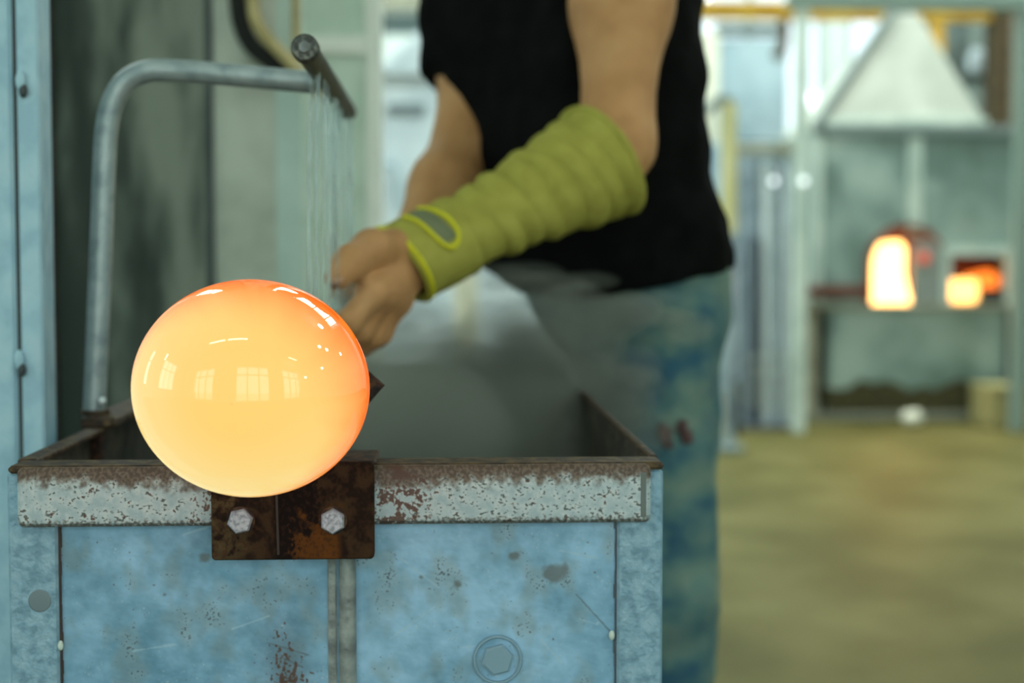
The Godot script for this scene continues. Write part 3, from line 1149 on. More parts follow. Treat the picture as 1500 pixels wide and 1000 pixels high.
# ------------------------------------------------------------------ left: blue cabinet, screen, pale door
func build_cabinet_and_screen() -> void:
	var z := -1.19
	var xr := -0.3311
	var xs := -0.3508
	var t := thing("steel_cabinet", "pale blue painted steel cabinet edge with a welded seam, at the left", "cabinet", Vector3(xr - 0.3, 0, z - 0.06))
	part("side_panel", box(Vector3(xr - 0.62, 0, z - 0.12), Vector3(xs - 0.0022, 2.3, z), 0.003), "cabinet_paint", t)
	part("corner_strip", box(Vector3(xs + 0.0018, 0, z - 0.012), Vector3(xr, 2.3, z + 0.001), 0.002), "cabinet_paint", t)
	part("seam_filler", box(Vector3(xs - 0.006, 0, z - 0.02), Vector3(xs + 0.006, 2.3, z - 0.0035), 0.0), "seam_dark", t)
	for p in [Vector3(-0.3447, 1.0122, -1.186), Vector3(-0.3499, 0.7842, -1.186)]:
		part("weld_bead", ellipsoid(p, Vector3(0.0042, 0.0085, 0.003), 12, 8), "cabinet_paint", t)
		part("weld_bead", ellipsoid(p + Vector3(0.002, -0.008, 0.0), Vector3(0.0036, 0.006, 0.003), 12, 8), "seam_dark", t)
	# screen of wire mesh and sheet behind the tank
	var zs := -2.3
	var s := thing("partition_screen", "grey green partition of wire mesh and sheet panels behind the bent water pipe", "partition", Vector3(-0.4495, 0, zs))
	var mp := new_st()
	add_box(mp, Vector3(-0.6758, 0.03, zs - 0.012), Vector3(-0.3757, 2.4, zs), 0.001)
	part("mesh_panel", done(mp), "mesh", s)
	part("sheet_panel", box(Vector3(-0.3692, 0.03, zs - 0.012), Vector3(-0.2669, 2.4, zs), 0.001), "sheet_grey", s)
	part("sheet_panel", box(Vector3(-0.2669, 0.03, zs - 0.016), Vector3(-0.2254, 2.4, zs + 0.004), 0.001), "sheet_teal", s)
	part("upright", box(Vector3(-0.3779, 0, zs - 0.03), Vector3(-0.3671, 2.45, zs + 0.006), 0.001), "seam_dark", s)
	part("upright", box(Vector3(-0.6436, 0, zs - 0.03), Vector3(-0.6178, 2.45, zs + 0.008), 0.001), "rust", s)
	part("foot_rail", box(Vector3(-0.6758, 0, zs - 0.02), Vector3(-0.2254, 0.05, zs + 0.01), 0.001), "seam_dark", s)
	# bent conduit, and a dark tube added for the shadow strip beside it
	var c := part("bent_conduit", tube(spline([Vector3(-0.2958, 1.3358, -2.24), Vector3(-0.2943, 1.2681, -2.24), Vector3(-0.2893, 1.2399, -2.24), Vector3(-0.2748, 1.217, -2.24), Vector3(-0.2488, 1.1899, -2.24), Vector3(-0.2164, 1.1565, -2.24), Vector3(-0.1913, 1.1272, -2.24)], 5), 0.0095, 14), "cream")
	tag(c, "cream painted conduit bending diagonally in front of the grey partition", "conduit")
	var h := part("shade_strip", tube(spline([Vector3(-0.3227, 1.3398, -2.26), Vector3(-0.3202, 1.2663, -2.26), Vector3(-0.3122, 1.2294, -2.26), Vector3(-0.2965, 1.2031, -2.26), Vector3(-0.2692, 1.1822, -2.26), Vector3(-0.2412, 1.1597, -2.265)], 5), 0.014, 14), "black_rubber")
	tag(h, "dark tube added for the shadow strip beside the cream conduit on the partition", "hose")
	var u := part("upright_conduit", tube([Vector3(-0.2337, 1.3662, -2.28), Vector3(-0.233, 1.1789, -2.28)], 0.0065, 12), "cream")
	tag(u, "straight cream conduit running up beside the pale green door", "conduit")
	# pale door
	var zd := -2.9
	var d := thing("pale_door", "pale green panelled door with a light frame, left of the person's elbow", "door", Vector3(-0.2097, 0, zd))
	part("stile", box(Vector3(-0.1571, 0, zd - 0.04), Vector3(-0.1239, 2.3, zd + 0.012), 0.003), "door_frame", d)
	part("stile", box(Vector3(-0.3475, 0, zd - 0.04), Vector3(-0.309, 2.3, zd + 0.012), 0.003), "door_frame", d)
	part("rail", box(Vector3(-0.309, 1.2876, zd - 0.04), Vector3(-0.1571, 1.3232, zd + 0.012), 0.003), "door_frame", d)
	part("rail", box(Vector3(-0.309, 0.0, zd - 0.04), Vector3(-0.1571, 0.14, zd + 0.012), 0.003), "door_frame", d)
	part("rail", box(Vector3(-0.309, 2.18, zd - 0.04), Vector3(-0.1571, 2.3, zd + 0.012), 0.003), "door_frame", d)
	part("upper_panel", box(Vector3(-0.309, 1.3232, zd - 0.03), Vector3(-0.1571, 2.18, zd - 0.012), 0.001), "door_pale", d)
	part("lower_panel", box(Vector3(-0.309, 0.14, zd - 0.03), Vector3(-0.1571, 1.2876, zd - 0.012), 0.001), "door_pale", d)


# ------------------------------------------------------------------ the glassblower
func build_person() -> void:
	var t := thing("person", "person in black T-shirt, faded jeans and olive arm sleeve holding the blowpipe", "person", Vector3(0.26, 0, -1.86))
	var l := Vector3(0.57, 0, 0.82)          # towards the person's left
	var f := Vector3(-0.82, 0, 0.57)         # the way the person faces
	var sh_l := Vector3(0.212, 1.32, -1.665)
	var sh_r := Vector3(0.040, 1.315, -1.955)
	var el_l := Vector3(0.188, 0.9925, -1.555)
	var wr_l := Vector3(-0.0409, 0.86, -1.45)
	var el_r := Vector3(0.0258, 1.0161, -1.84)
	var wr_r := Vector3(-0.0531, 0.86, -1.66)
	var hip_l := Vector3(0.272, 0.84, -1.775)
	var hip_r := Vector3(0.262, 0.84, -1.935)
	var kn_l := Vector3(0.272, 0.45, -1.765)
	var kn_r := Vector3(0.250, 0.45, -1.945)
	var an_l := Vector3(0.280, 0.09, -1.80)
	var an_r := Vector3(0.262, 0.09, -1.985)
	var neck := Vector3(0.108, 1.40, -1.79)
	var head := Vector3(0.055, 1.545, -1.755)
	var cross := func(c: Vector3, h: float, r: float, up := 0.0): return [c - l * h, c + l * h, r, r]
	# the body: one surface
	var body := [
		cross.call(Vector3(0.135, 1.29, -1.815), 0.10, 0.066), cross.call(Vector3(0.155, 1.21, -1.82), 0.085, 0.088), cross.call(Vector3(0.172, 1.11, -1.82), 0.075, 0.085),
		cross.call(Vector3(0.182, 1.0, -1.825), 0.07, 0.076), cross.call(Vector3(0.212, 0.90, -1.84), 0.06, 0.070), cross.call(Vector3(0.238, 0.83, -1.855), 0.05, 0.062),
		[sh_l, sh_l.lerp(el_l, 0.5), 0.056, 0.053], [sh_l.lerp(el_l, 0.5), el_l, 0.050, 0.036], [el_l, el_l.lerp(wr_l, 0.4), 0.034, 0.028], [el_l.lerp(wr_l, 0.4), wr_l, 0.028, 0.022],
		[sh_r, sh_r.lerp(el_r, 0.5), 0.052, 0.046], [sh_r.lerp(el_r, 0.5), el_r, 0.042, 0.034], [el_r, el_r.lerp(wr_r, 0.35), 0.034, 0.035], [el_r.lerp(wr_r, 0.35), wr_r, 0.035, 0.025],
		[sh_l, Vector3(0.135, 1.33, -1.80), 0.052, 0.06], [sh_r, Vector3(0.10, 1.33, -1.84), 0.052, 0.06], [Vector3(0.13, 1.32, -1.81), neck, 0.056, 0.05], [neck, head + Vector3(0.01, -0.03, 0), 0.05, 0.05],
		[hip_l, kn_l, 0.068, 0.046], [kn_l, kn_l.lerp(an_l, 0.35), 0.046, 0.047], [kn_l.lerp(an_l, 0.35), an_l, 0.047, 0.03],
		[hip_r, kn_r, 0.068, 0.046], [kn_r, kn_r.lerp(an_r, 0.35), 0.046, 0.047], [kn_r.lerp(an_r, 0.35), an_r, 0.047, 0.03],
		[an_l, an_l + f * 0.10 + Vector3(0, -0.055, 0), 0.03, 0.022], [an_r, an_r + f * 0.10 + Vector3(0, -0.055, 0), 0.03, 0.022],
	]
	var hands := left_hand(wr_l, el_l)
	var r_hand := right_hand(wr_r, el_r)
	var head_net := head_shape(head, f, l)
	part("body", nets_mesh([nets(body, 0.012, 70.0), nets(hands, 0.003, 260.0), nets(r_hand, 0.0035, 260.0), head_net]), "skin", t)
	part("thumbnail", nail_mesh(), "nail", t)
	face_parts(t, head, f, l)
	# boots
	for a in [an_l, an_r]:
		part("boot", nets_mesh([nets([[a + Vector3(0, 0.06, 0), a + Vector3(0, -0.04, 0) - f * 0.02, 0.05, 0.045], [a + Vector3(0, -0.045, 0) - f * 0.03, a + f * 0.16 + Vector3(0, -0.052, 0), 0.042, 0.04]], 0.009, 90.0, [[Vector3(0, 0.001, 0), Vector3(0, -1, 0)], [a + Vector3(0, 0.09, 0), Vector3(0, 1, 0)]])]), "boot", t)
	# jeans
	var wob := fnoise(5, 9.0, 3)
	var jeans := [
		cross.call(Vector3(0.222, 0.885, -1.845), 0.066, 0.086), cross.call(Vector3(0.240, 0.81, -1.855), 0.06, 0.080),
		[hip_l, kn_l, 0.078, 0.066], [kn_l, an_l, 0.066, 0.060], [hip_r, kn_r, 0.076, 0.064], [kn_r, an_r, 0.064, 0.058],
	]
	var j := part("jeans", nets_mesh([nets(jeans, 0.012, 60.0, [[Vector3(0, 0.955, 0), Vector3(0, 1, 0)], [Vector3(0, 0.045, 0), Vector3(0, -1, 0)]], wob, 0.010)]), "jeans", t)
	for k in 2:
		var sp := Vector3(0.2648, 0.6563, -1.694) + Vector3(0.024 * k, 0.004 * k, 0.0)
		part("stain_patch", nets_mesh([nets([[sp + Vector3(-0.003, 0.008, 0), sp + Vector3(0.004, -0.007, 0), 0.008, 0.006]], 0.003, 200.0, [], fnoise(14 + k, 90.0, 2), 0.006)]), "denim_patch", j, "dark red stain on the jeans leg")
	# T-shirt
	var shirt := [
		cross.call(Vector3(0.146, 1.29, -1.815), 0.10, 0.078), cross.call(Vector3(0.156, 1.21, -1.82), 0.085, 0.112), cross.call(Vector3(0.157, 1.11, -1.82), 0.080, 0.114),
		cross.call(Vector3(0.166, 1.0, -1.822), 0.078, 0.112), cross.call(Vector3(0.196, 0.90, -1.83), 0.075, 0.106), cross.call(Vector3(0.213, 0.84, -1.832), 0.078, 0.102),
		[sh_l, sh_l.lerp(el_l, 0.34), 0.068, 0.070, sh_l.lerp(el_l, 0.34), (el_l - sh_l).normalized()],
		[sh_r, sh_r.lerp(el_r, 0.68), 0.062, 0.058, sh_r.lerp(el_r, 0.66), (el_r - sh_r).normalized()],
		[sh_l, Vector3(0.14, 1.33, -1.80), 0.062, 0.068], [sh_r, Vector3(0.10, 1.33, -1.84), 0.062, 0.068],
	]
	part("t_shirt", nets_mesh([nets(shirt, 0.011, 60.0, [[Vector3(0.150, 0.815, 0), Vector3(0.19, -0.98, 0).normalized()], [Vector3(0.041, 0.863, 0), Vector3(-0.51, -1.0, 0).normalized()], [neck + Vector3(0, -0.035, 0), (neck - Vector3(0.135, 1.29, -1.815)).normalized()]], fnoise(6, 7.0, 3), 0.012)]), "shirt", t)
	arm_sleeve(t)


func left_hand(wr: Vector3, el: Vector3) -> Array:
	var out := [[wr + (el - wr) * 0.12, wr, 0.029, 0.027]]
	var kn := [Vector3(-0.0679, 0.8355, -1.352), Vector3(-0.0605, 0.8337, -1.374), Vector3(-0.0521, 0.832, -1.396), Vector3(-0.0455, 0.8268, -1.418)]
	var mid := [Vector3(-0.0917, 0.8075, -1.34), Vector3(-0.0804, 0.8, -1.364), Vector3(-0.0705, 0.7936, -1.388), Vector3(-0.0629, 0.7939, -1.41)]
	var far := [Vector3(-0.113, 0.7955, -1.35), Vector3(-0.1031, 0.7866, -1.372), Vector3(-0.0929, 0.7813, -1.394), Vector3(-0.082, 0.7815, -1.414)]
	var tip := [Vector3(-0.121, 0.8039, -1.368), Vector3(-0.1122, 0.795, -1.388), Vector3(-0.1018, 0.79, -1.408), Vector3(-0.0907, 0.7892, -1.424)]
	var rad := [0.0105, 0.0105, 0.0102, 0.0092]
	for i in 4:
		out.append([wr, kn[i], 0.019, 0.0128])
		out.append([kn[i], mid[i], rad[i] + 0.0016, rad[i]])
		out.append([mid[i], far[i], rad[i], rad[i] - 0.0008])
		out.append([far[i], tip[i], rad[i] - 0.0008, rad[i] - 0.0018])
	# thumb, lying along the pipe
	var th := [Vector3(-0.0521, 0.8776, -1.42), Vector3(-0.0701, 0.8784, -1.375), Vector3(-0.0875, 0.8651, -1.34), Vector3(-0.099, 0.8505, -1.322)]
	out.append([wr, th[0], 0.023, 0.019])
	out.append([th[0], th[1], 0.019, 0.0175])
	out.append([th[1], th[2], 0.0175, 0.0150])
	out.append([th[2], th[3], 0.0150, 0.0118])
	return out


func nail_mesh() -> ArrayMesh:
	var c := Vector3(-0.0989, 0.8475, -1.3125)
	var st := SurfaceTool.new()
	var s := SphereMesh.new()
	s.radius = 1.0
	s.height = 2.0
	s.radial_segments = 16
	s.rings = 8
	st.append_from(s, 0, Transform3D(Basis(Vector3.BACK, 0.8).scaled_local(Vector3(0.0075, 0.0055, 0.0022)), c))
	return st.commit()


func right_hand(wr: Vector3, el: Vector3) -> Array:
	# closed round the pipe further up, behind the left hand
	var c := Vector3(-0.1034, 0.8094, -1.36)
	var b := Vector3(-0.1186, 0.7861, -0.88)
	var pd := (c - b).normalized()
	var g := b + pd * 0.775
	var up := Vector3.UP
	var side := pd.cross(up).normalized()
	var out := [[wr + (el - wr) * 0.12, wr, 0.030, 0.027]]
	for i in 4:
		var o := g + pd * (-0.03 + 0.021 * i)
		var k := o + side * 0.012 + up * 0.032
		out.append([wr, k, 0.022, 0.0138])
		var ring_ := [k, o + side * -0.022 + up * 0.010, o + side * -0.018 - up * 0.016, o + side * 0.008 - up * 0.019]
		if side.x > 0:
			ring_ = [k, o + side * 0.022 + up * 0.012, o + side * 0.018 - up * 0.016, o - side * 0.008 - up * 0.019]
		for q in 3:
			out.append([ring_[q], ring_[q + 1], 0.0105 - 0.0008 * q, 0.0100 - 0.0008 * q])
	out.append([wr, g - side * 0.02 + up * 0.012 - pd * 0.02, 0.022, 0.015])
	out.append([g - side * 0.02 + up * 0.012 - pd * 0.02, g - side * 0.01 + up * 0.020 - pd * 0.06, 0.014, 0.0115])
	return out


func head_shape(c: Vector3, f: Vector3, l: Vector3) -> Dictionary:
	var g := (f + Vector3(0, -0.25, 0)).normalized()
	var u := g.cross(l).normalized() * signf(g.cross(l).y)
	var b := []
	var q := func(x: float, y: float, z: float): return c + l * x + u * y + g * z
	b.append([q.call(0, 0.035, -0.03), q.call(0, 0.04, 0.015), 0.078, 0.074])
	b.append([q.call(0, -0.01, 0.035), q.call(0, -0.055, 0.045), 0.056, 0.043])
	b.append([q.call(0, -0.08, 0.06), q.call(0, -0.082, 0.066), 0.024, 0.022])
	for s in [-1.0, 1.0]:
		b.append([q.call(s * 0.038, -0.02, 0.055), q.call(s * 0.03, -0.06, 0.05), 0.026, 0.022])
		b.append([q.call(s * 0.012, 0.022, 0.088), q.call(s * 0.042, 0.024, 0.074), 0.012, 0.010])
		b.append([q.call(s * 0.074, 0.012, -0.008), q.call(s * 0.078, -0.02, 0.0), 0.013, 0.009])
		b.append([q.call(s * 0.008, -0.024, 0.102), q.call(s * 0.012, -0.026, 0.096), 0.008, 0.008])
	b.append([q.call(0, 0.02, 0.09), q.call(0, -0.02, 0.112), 0.009, 0.011])
	b.append([q.call(-0.016, -0.050, 0.088), q.call(0.016, -0.050, 0.088), 0.010, 0.010])
	b.append([q.call(0, -0.02, -0.04), q.call(0.0, -0.09, -0.02), 0.058, 0.052])
	return nets(b, 0.005, 150.0)


func face_parts(t: Node3D, c: Vector3, f: Vector3, l: Vector3) -> void:
	var g := (f + Vector3(0, -0.25, 0)).normalized()
	var u := g.cross(l).normalized() * signf(g.cross(l).y)
	var q := func(x: float, y: float, z: float): return c + l * x + u * y + g * z
	for s in [-1.0, 1.0]:
		var e := part("eye", ellipsoid(q.call(s * 0.031, 0.004, 0.078), Vector3.ONE * 0.0125, 16, 10), "eye_white", t)
		part("iris", ellipsoid(q.call(s * 0.031, 0.003, 0.0865), Vector3.ONE * 0.0055, 12, 8), "iris", e)
		part("eyebrow", tube([q.call(s * 0.014, 0.032, 0.099), q.call(s * 0.03, 0.037, 0.094), q.call(s * 0.05, 0.030, 0.080)], [0.003, 0.004, 0.002], 8), "hair", t)
	part("mouth", tube([q.call(-0.024, -0.050, 0.091), q.call(-0.008, -0.048, 0.0985), q.call(0.008, -0.048, 0.0985), q.call(0.024, -0.050, 0.091)], [0.002, 0.005, 0.005, 0.002], 8), "lips", t)
	var hb := [[q.call(0, 0.062, -0.036), q.call(0, 0.064, 0.004), 0.076, 0.070], [q.call(0, 0.03, -0.05), q.call(0, -0.01, -0.05), 0.072, 0.058]]
	part("hair", nets_mesh([nets(hb, 0.007, 90.0, [], fnoise(8, 40.0, 2), 0.006)]), "hair", t)


# a point of the arm sleeve: along 0..1 from cuff to elbow, angle 0 towards the camera and rising upwards
const SLEEVE_T := [0.0, 0.06, 0.15, 0.28, 0.40, 0.55, 0.70, 0.84, 0.95, 1.0]
const SLEEVE_R := [0.0425, 0.0435, 0.0440, 0.0420, 0.0410, 0.0450, 0.0515, 0.0585, 0.0610, 0.0620]
const SLEEVE_O := [0.0, 0.0, 0.0, 0.001, 0.004, 0.004, 0.002, 0.001, 0.0, 0.0]


func sleeve_point(u: float, ang: float, lift := 0.0) -> Vector3:
	var a := Vector3(-0.0476, 0.8607, -1.443)
	var b := Vector3(0.1722, 0.9751, -1.56)
	var d := (b - a).normalized()
	var s := (Vector3.BACK - d * d.z).normalized()
	var up := s.cross(d)
	if up.y < 0:
		up = -up
	var i := 0
	while i < SLEEVE_T.size() - 2 and SLEEVE_T[i + 1] < u:
		i += 1
	var k: float = clampf((u - SLEEVE_T[i]) / (SLEEVE_T[i + 1] - SLEEVE_T[i]), 0.0, 1.0)
	k = k * k * (3 - 2 * k)
	var r: float = lerpf(SLEEVE_R[i], SLEEVE_R[i + 1], k)
	# slack rings of cloth, tilted and uneven
	var w := 0.0
	var calm := smoothstep(0.20, 0.30, u)
	var ph := u * 66.0 + 1.5 * sin(ang + 0.6) + 3.0 * u * cos(ang) + 0.8 * sin(ang * 2.0 + u * 15.0)
	w += 0.0062 * calm * (pow(absf(sin(ph * 0.5)), 0.5) - 0.7) * (0.8 + 0.35 * sin(ang * 2.0 + u * 11.0))
	w += 0.0013 * calm * sin(ph * 0.47 + 2.0 * sin(ang * 1.0 + 2.0))
	w -= 0.004 * exp(-pow((u - 0.34) / 0.035, 2.0)) * clampf(-sin(ang), 0.0, 1.0)
	w += 0.0022 * exp(-pow((u - 0.965) / 0.02, 2.0))
	r += w + lift
	# the ends are cut askew
	var skew := (up * sin(ang)) * 0.0
	var tilt0 := (1.0 - u) * -0.008 * sin(ang)
	var tilt1 := u * u * (-0.004 * sin(ang) + 0.002 * cos(ang))
	return a + (b - a) * u + d * (tilt0 + tilt1) + (s * cos(ang) + up * sin(ang)) * r + skew


func arm_sleeve(t: Node3D) -> void:
	var st := new_st()
	st.set_smooth_group(0)
	var NU := 200
	var NA := 60
	for i in NU:
		for j in NA:
			var u0 := float(i) / NU
			var u1 := float(i + 1) / NU
			var a0 := TAU * j / NA
			var a1 := TAU * (j + 1) / NA
			var q := [sleeve_point(u0, a0), sleeve_point(u0, a1), sleeve_point(u1, a1), sleeve_point(u1, a0)]
			var qi := [sleeve_point(u0, a0, -0.005), sleeve_point(u0, a1, -0.005), sleeve_point(u1, a1, -0.005), sleeve_point(u1, a0, -0.005)]
			face(st, q, q[0] - qi[0])
			if i < 10 or i > NU - 14:
				face(st, qi, qi[0] - q[0])
			if i == 0:
				face(st, [q[0], q[1], qi[1], qi[0]], sleeve_point(0.0, a0) - sleeve_point(0.1, a0))
			if i == NU - 1:
				face(st, [q[2], q[3], qi[3], qi[2]], sleeve_point(1.0, a0) - sleeve_point(0.9, a0))
	var sl := part("arm_sleeve", done(st), "sleeve", t, "olive heat sleeve with yellow piping on the forearm")
	var hem := []
	var cuff := []
	var band := []
	for j in 57:
		var a := TAU * j / 56.0
		hem.append(sleeve_point(0.985, a, 0.0012))
		cuff.append(sleeve_point(0.022, a, 0.0006))
		band.append(sleeve_point(0.125, a, 0.0002))
	part("hem", tube(hem, 0.0042, 10, false), "sleeve", sl)
	part("piping", tube(cuff, 0.0026, 8, false), "piping", sl)
	# the rounded tab of the cuff strap with its edging
	var tabu := [[0.112, 1.15], [0.118, 0.80], [0.120, 0.45], [0.122, 0.18], [0.138, -0.12], [0.165, -0.18], [0.195, -0.06], [0.212, 0.18], [0.214, 0.50], [0.200, 0.90], [0.185, 1.25]]
	var edge := []
	for k in tabu:
		edge.append(sleeve_point(k[0], k[1], 0.002))
	part("strap_edging", tube(spline(edge, 5), 0.0022, 8), "piping", sl)
	st = new_st()
	st.set_smooth_group(0)
	for i in 6:
		for j in 8:
			var pt := func(x, y):
				var ang: float = lerpf(1.2, -0.04, y / 8.0)
				var u0: float = lerpf(0.112, 0.134, y / 8.0)
				var u1: float = lerpf(0.188, 0.200, y / 8.0)
				return sleeve_point(lerpf(u0, u1, x / 6.0), ang, 0.0014)
			var q := [pt.call(i, j), pt.call(i + 1, j), pt.call(i + 1, j + 1), pt.call(i, j + 1)]
			face(st, q, Vector3(0, 0.4, 1))
	part("strap_tab", done(st), "tab", sl)


# ------------------------------------------------------------------ the furnace, far right
func arch(x0: float, x1: float, y0: float, top: float, seg := 12) -> Array:
	var r := (x1 - x0) / 2
	var c := Vector2((x0 + x1) / 2, top - r)
	var out := []
	for k in seg + 1:
		var a := PI * k / seg
		out.append(c + Vector2(cos(a), sin(a)) * r)
	return [Vector2(x1, y0)] + out + [Vector2(x0, y0)]


func build_furnace() -> void:
	var z := -7.86
	var X := func(px: float): return (px - 651.0) / 2083.0 * 7.86
	var t := thing("glass_furnace", "steel glass furnace with a white pyramid hood and glowing arched mouth", "furnace", Vector3(2.6184, 0, z - 0.45))
	var xl := 2.0485
	var xm0 := 2.5834
	var xm1 := 2.6612
	var xr := 3.1922
	var yt := 1.6274
	var ys := 0.6574
	var a0 := 2.3815
	var a1 := 2.7781
	var at_ := 1.0735
	var p0 := 2.8249
	var p1 := 3.1609
	var pt := 0.9289
	# face sheet with the arched mouth and the small port cut out from below
	var poly := [Vector2(xl, ys), Vector2(xl, yt), Vector2(xr, yt), Vector2(xr, ys), Vector2(p1, ys), Vector2(p1, pt), Vector2(p0, pt), Vector2(p0, ys)] + arch(a0, a1, ys, at_)
	part("face_sheet", plate(poly, Vector3(0, 0, z), Vector3.RIGHT, Vector3.UP, 0.04, 0.0), "furnace_steel", t)
	part("shell", shell(Vector3(xl, ys, z - 0.95), Vector3(xr, yt, z - 0.038)), "furnace_steel", t)
	part("center_strip", box(Vector3(xm0, 1.0393, z - 0.01), Vector3(xm1, yt, z + 0.02), 0.004), "furnace_light", t)
	part("edge_strip", box(Vector3(xl, ys, z - 0.01), Vector3(xl + 0.05, yt, z + 0.02), 0.004), "furnace_light", t)
	part("top_rail", box(Vector3(xl, yt - 0.035, z - 0.02), Vector3(xr, yt + 0.02, z + 0.035), 0.005), "pipe_grey", t)
	# brick arch round the mouth
	var o := arch(a0 - 0.03, a1 + 0.03, ys, at_ + 0.03)
	var inn := arch(a0, a1, ys, at_)
	inn.reverse()
	part("arch_ring", plate(o + inn, Vector3(0, 0, z + 0.03), Vector3.RIGHT, Vector3.UP, 0.05, 0.0), "arch_brick", t)
	# sliding door leaf half over the mouth, with its peep hole
	var dl := arch(2.599, a1 - 0.01, ys, 1.0126)
	var leaf := part("mouth_door", plate(dl, Vector3(0, 0, z + 0.055), Vector3.RIGHT, Vector3.UP, 0.04, 0.004), "door_leaf", t)
	part("peep_flame", tube([Vector3(2.6608, 0.9168, -7.8), Vector3(2.6574, 0.9168, -7.79)], 0.034, 16), "peep_ember", leaf)
	part("mouth_flame", plate([Vector2(2.3892, ys), Vector2(2.6262, ys), Vector2(2.6029, 0.7377), Vector2(2.5834, 0.8295), Vector2(2.5834, 0.9745), Vector2(2.5562, 1.0088), Vector2(2.4824, 0.9972), Vector2(2.4319, 0.9515), Vector2(2.428, 0.799), Vector2(2.3931, 0.7761)], Vector3(0, 0, z - 0.03), Vector3.RIGHT, Vector3.UP, 0.25, 0.0), "furnace_fire", t)
	part("mouth_lining", box(Vector3(a0 - 0.1, ys, z - 0.4), Vector3(a1 + 0.1, at_ + 0.1, z - 0.2), 0.0), "arch_brick", t)
	# small port
	part("port_frame", plate([Vector2(p0 - 0.05, ys), Vector2(p0 - 0.05, pt + 0.05), Vector2(p1 + 0.03, pt + 0.05), Vector2(p1 + 0.03, ys), Vector2(p1 - 0.02, ys), Vector2(p1 - 0.02, pt), Vector2(p0, pt), Vector2(p0, ys)], Vector3(0, 0, z + 0.035), Vector3.RIGHT, Vector3.UP, 0.05, 0.0), "furnace_light", t)
	part("port_lining", box(Vector3(p0, ys, z - 0.3), Vector3(p1, pt, z - 0.12), 0.0), "port_brick", t)
	part("port_flame", plate(round_rect(2.8522, 0.6647, 2.9888, 0.7949, 0.03), Vector3(0, 0, z + 0.01), Vector3.RIGHT, Vector3.UP, 0.1, 0.0), "port_fire", t)
	part("port_ember", plate([Vector2(2.9497, 0.7451), Vector2(3.1139, 0.7451), Vector2(3.1218, 0.8141), Vector2(3.067, 0.8447), Vector2(2.9497, 0.8141)], Vector3(0, 0, z - 0.02), Vector3.RIGHT, Vector3.UP, 0.08, 0.0), "port_ember", t)
	part("port_sill", box(Vector3(3.0122, ys, z - 0.1), Vector3(p1 - 0.02, 0.7336, z + 0.02), 0.004), "dark_gap", t)
	# sill and lower part
	part("sill", box(Vector3(xl - 0.02, 0.6998, z - 0.02), Vector3(a0 - 0.05, 0.7609, z + 0.08), 0.005), "rust_red", t)
	part("sill", box(Vector3(xl - 0.02, 0.6306, z - 0.9), Vector3(xr, ys - 0.001, z + 0.06), 0.005), "beige_post", t)
	var yb := 0.0499
	part("lower_sheet", box(Vector3(2.149, yb, z - 0.88), Vector3(3.1687, 0.6305, z - 0.02), 0.006), "furnace_steel", t)
	part("leg", box(Vector3(1.979, 0.0, z - 0.1), Vector3(2.0794, 0.6771, z + 0.03), 0.006), "beige_post", t)
	part("leg", box(Vector3(3.1844, 0.0, z - 0.1), Vector3(3.2314, 0.6759, z + 0.01), 0.006), "steel_dark", t)
	part("dark_recess", box(Vector3(2.0794, 0.06, z - 0.2), Vector3(2.149, 0.6312, z - 0.1), 0.0), "dark_gap", t)
	# soot that climbed the lower sheet
	var so := [Vector2(2.149, yb), Vector2(3.1687, yb)]
	for k in 15:
		var px := lerpf(1476.0, 1214.0, k / 14.0)
		so.append(Vector2((px - 651.0) / 2083.0 * 7.86, yb + 0.15 + 0.025 * sin(px * 0.045) + 0.018 * sin(px * 0.13)))
	part("soot_crust", plate(so, Vector3(0, 0, z - 0.012), Vector3.RIGHT, Vector3.UP, 0.012, 0.0), "soot", t)
	part("plinth", box(Vector3(2.0022, 0.0, z - 0.9), Vector3(3.302, 0.0461, z + 0.04), 0.01), "plinth", t)
	# pyramid hood
	var hz0 := z + 0.02
	var hz1 := z - 0.93
	var apex := Vector3(2.61, 2.2934, z - 0.19)
	var hw := 0.06
	var st := new_st()
	st.set_smooth_group(-1)
	var base := [Vector3(xl + 0.03, yt + 0.02, hz0), Vector3(xr - 0.17, yt + 0.02, hz0), Vector3(xr - 0.17, yt + 0.02, hz1), Vector3(xl + 0.03, yt + 0.02, hz1)]
	var tp := [apex + Vector3(-hw, 0, hw), apex + Vector3(hw, 0, hw), apex + Vector3(hw, 0, -hw), apex + Vector3(-hw, 0, -hw)]
	for i in 4:
		var k := (i + 1) % 4
		face(st, [base[i], base[k], tp[k], tp[i]], (base[i] + base[k]) / 2 - Vector3(apex.x, yt, z - 0.45) + Vector3(0, 0.3, 0))
	face(st, tp, Vector3.UP)
	face(st, base, Vector3.DOWN)
	var hood := part("hood", done(st), "hood_white", t)
	part("hood_edge", tube([base[0] + Vector3(-0.03, 0, 0.02), tp[0] + Vector3(-0.025, 0.02, 0.02)], 0.024, 10), "pipe_grey", hood)
	part("hood_band", box(Vector3(xl + 0.03, yt + 0.02, hz0 - 0.01), Vector3(xr - 0.17, yt + 0.06, hz0 + 0.012), 0.003), "furnace_light", hood)
	part("flue", tube([apex + Vector3(0, -0.02, 0), Vector3(apex.x, 4.98, apex.z)], 0.06, 18), "flue_grey", t)
	var l := SpotLight3D.new()
	l.name = "furnace_light"
	l.position = Vector3(2.4558, 0.83, -7.72) - Vector3(2.6184, 0, z - 0.45)
	l.rotation_degrees = Vector3(-18, 0, 0)
	l.rotate_y(PI)
	l.light_color = Color(1.0, 0.55, 0.2)
	l.light_energy = 0.35
	l.light_size = 0.12
	l.spot_angle = 75
	l.spot_range = 20
	l.spot_attenuation = 2.0
	l.shadow_enabled = true
	t.add_child(l)


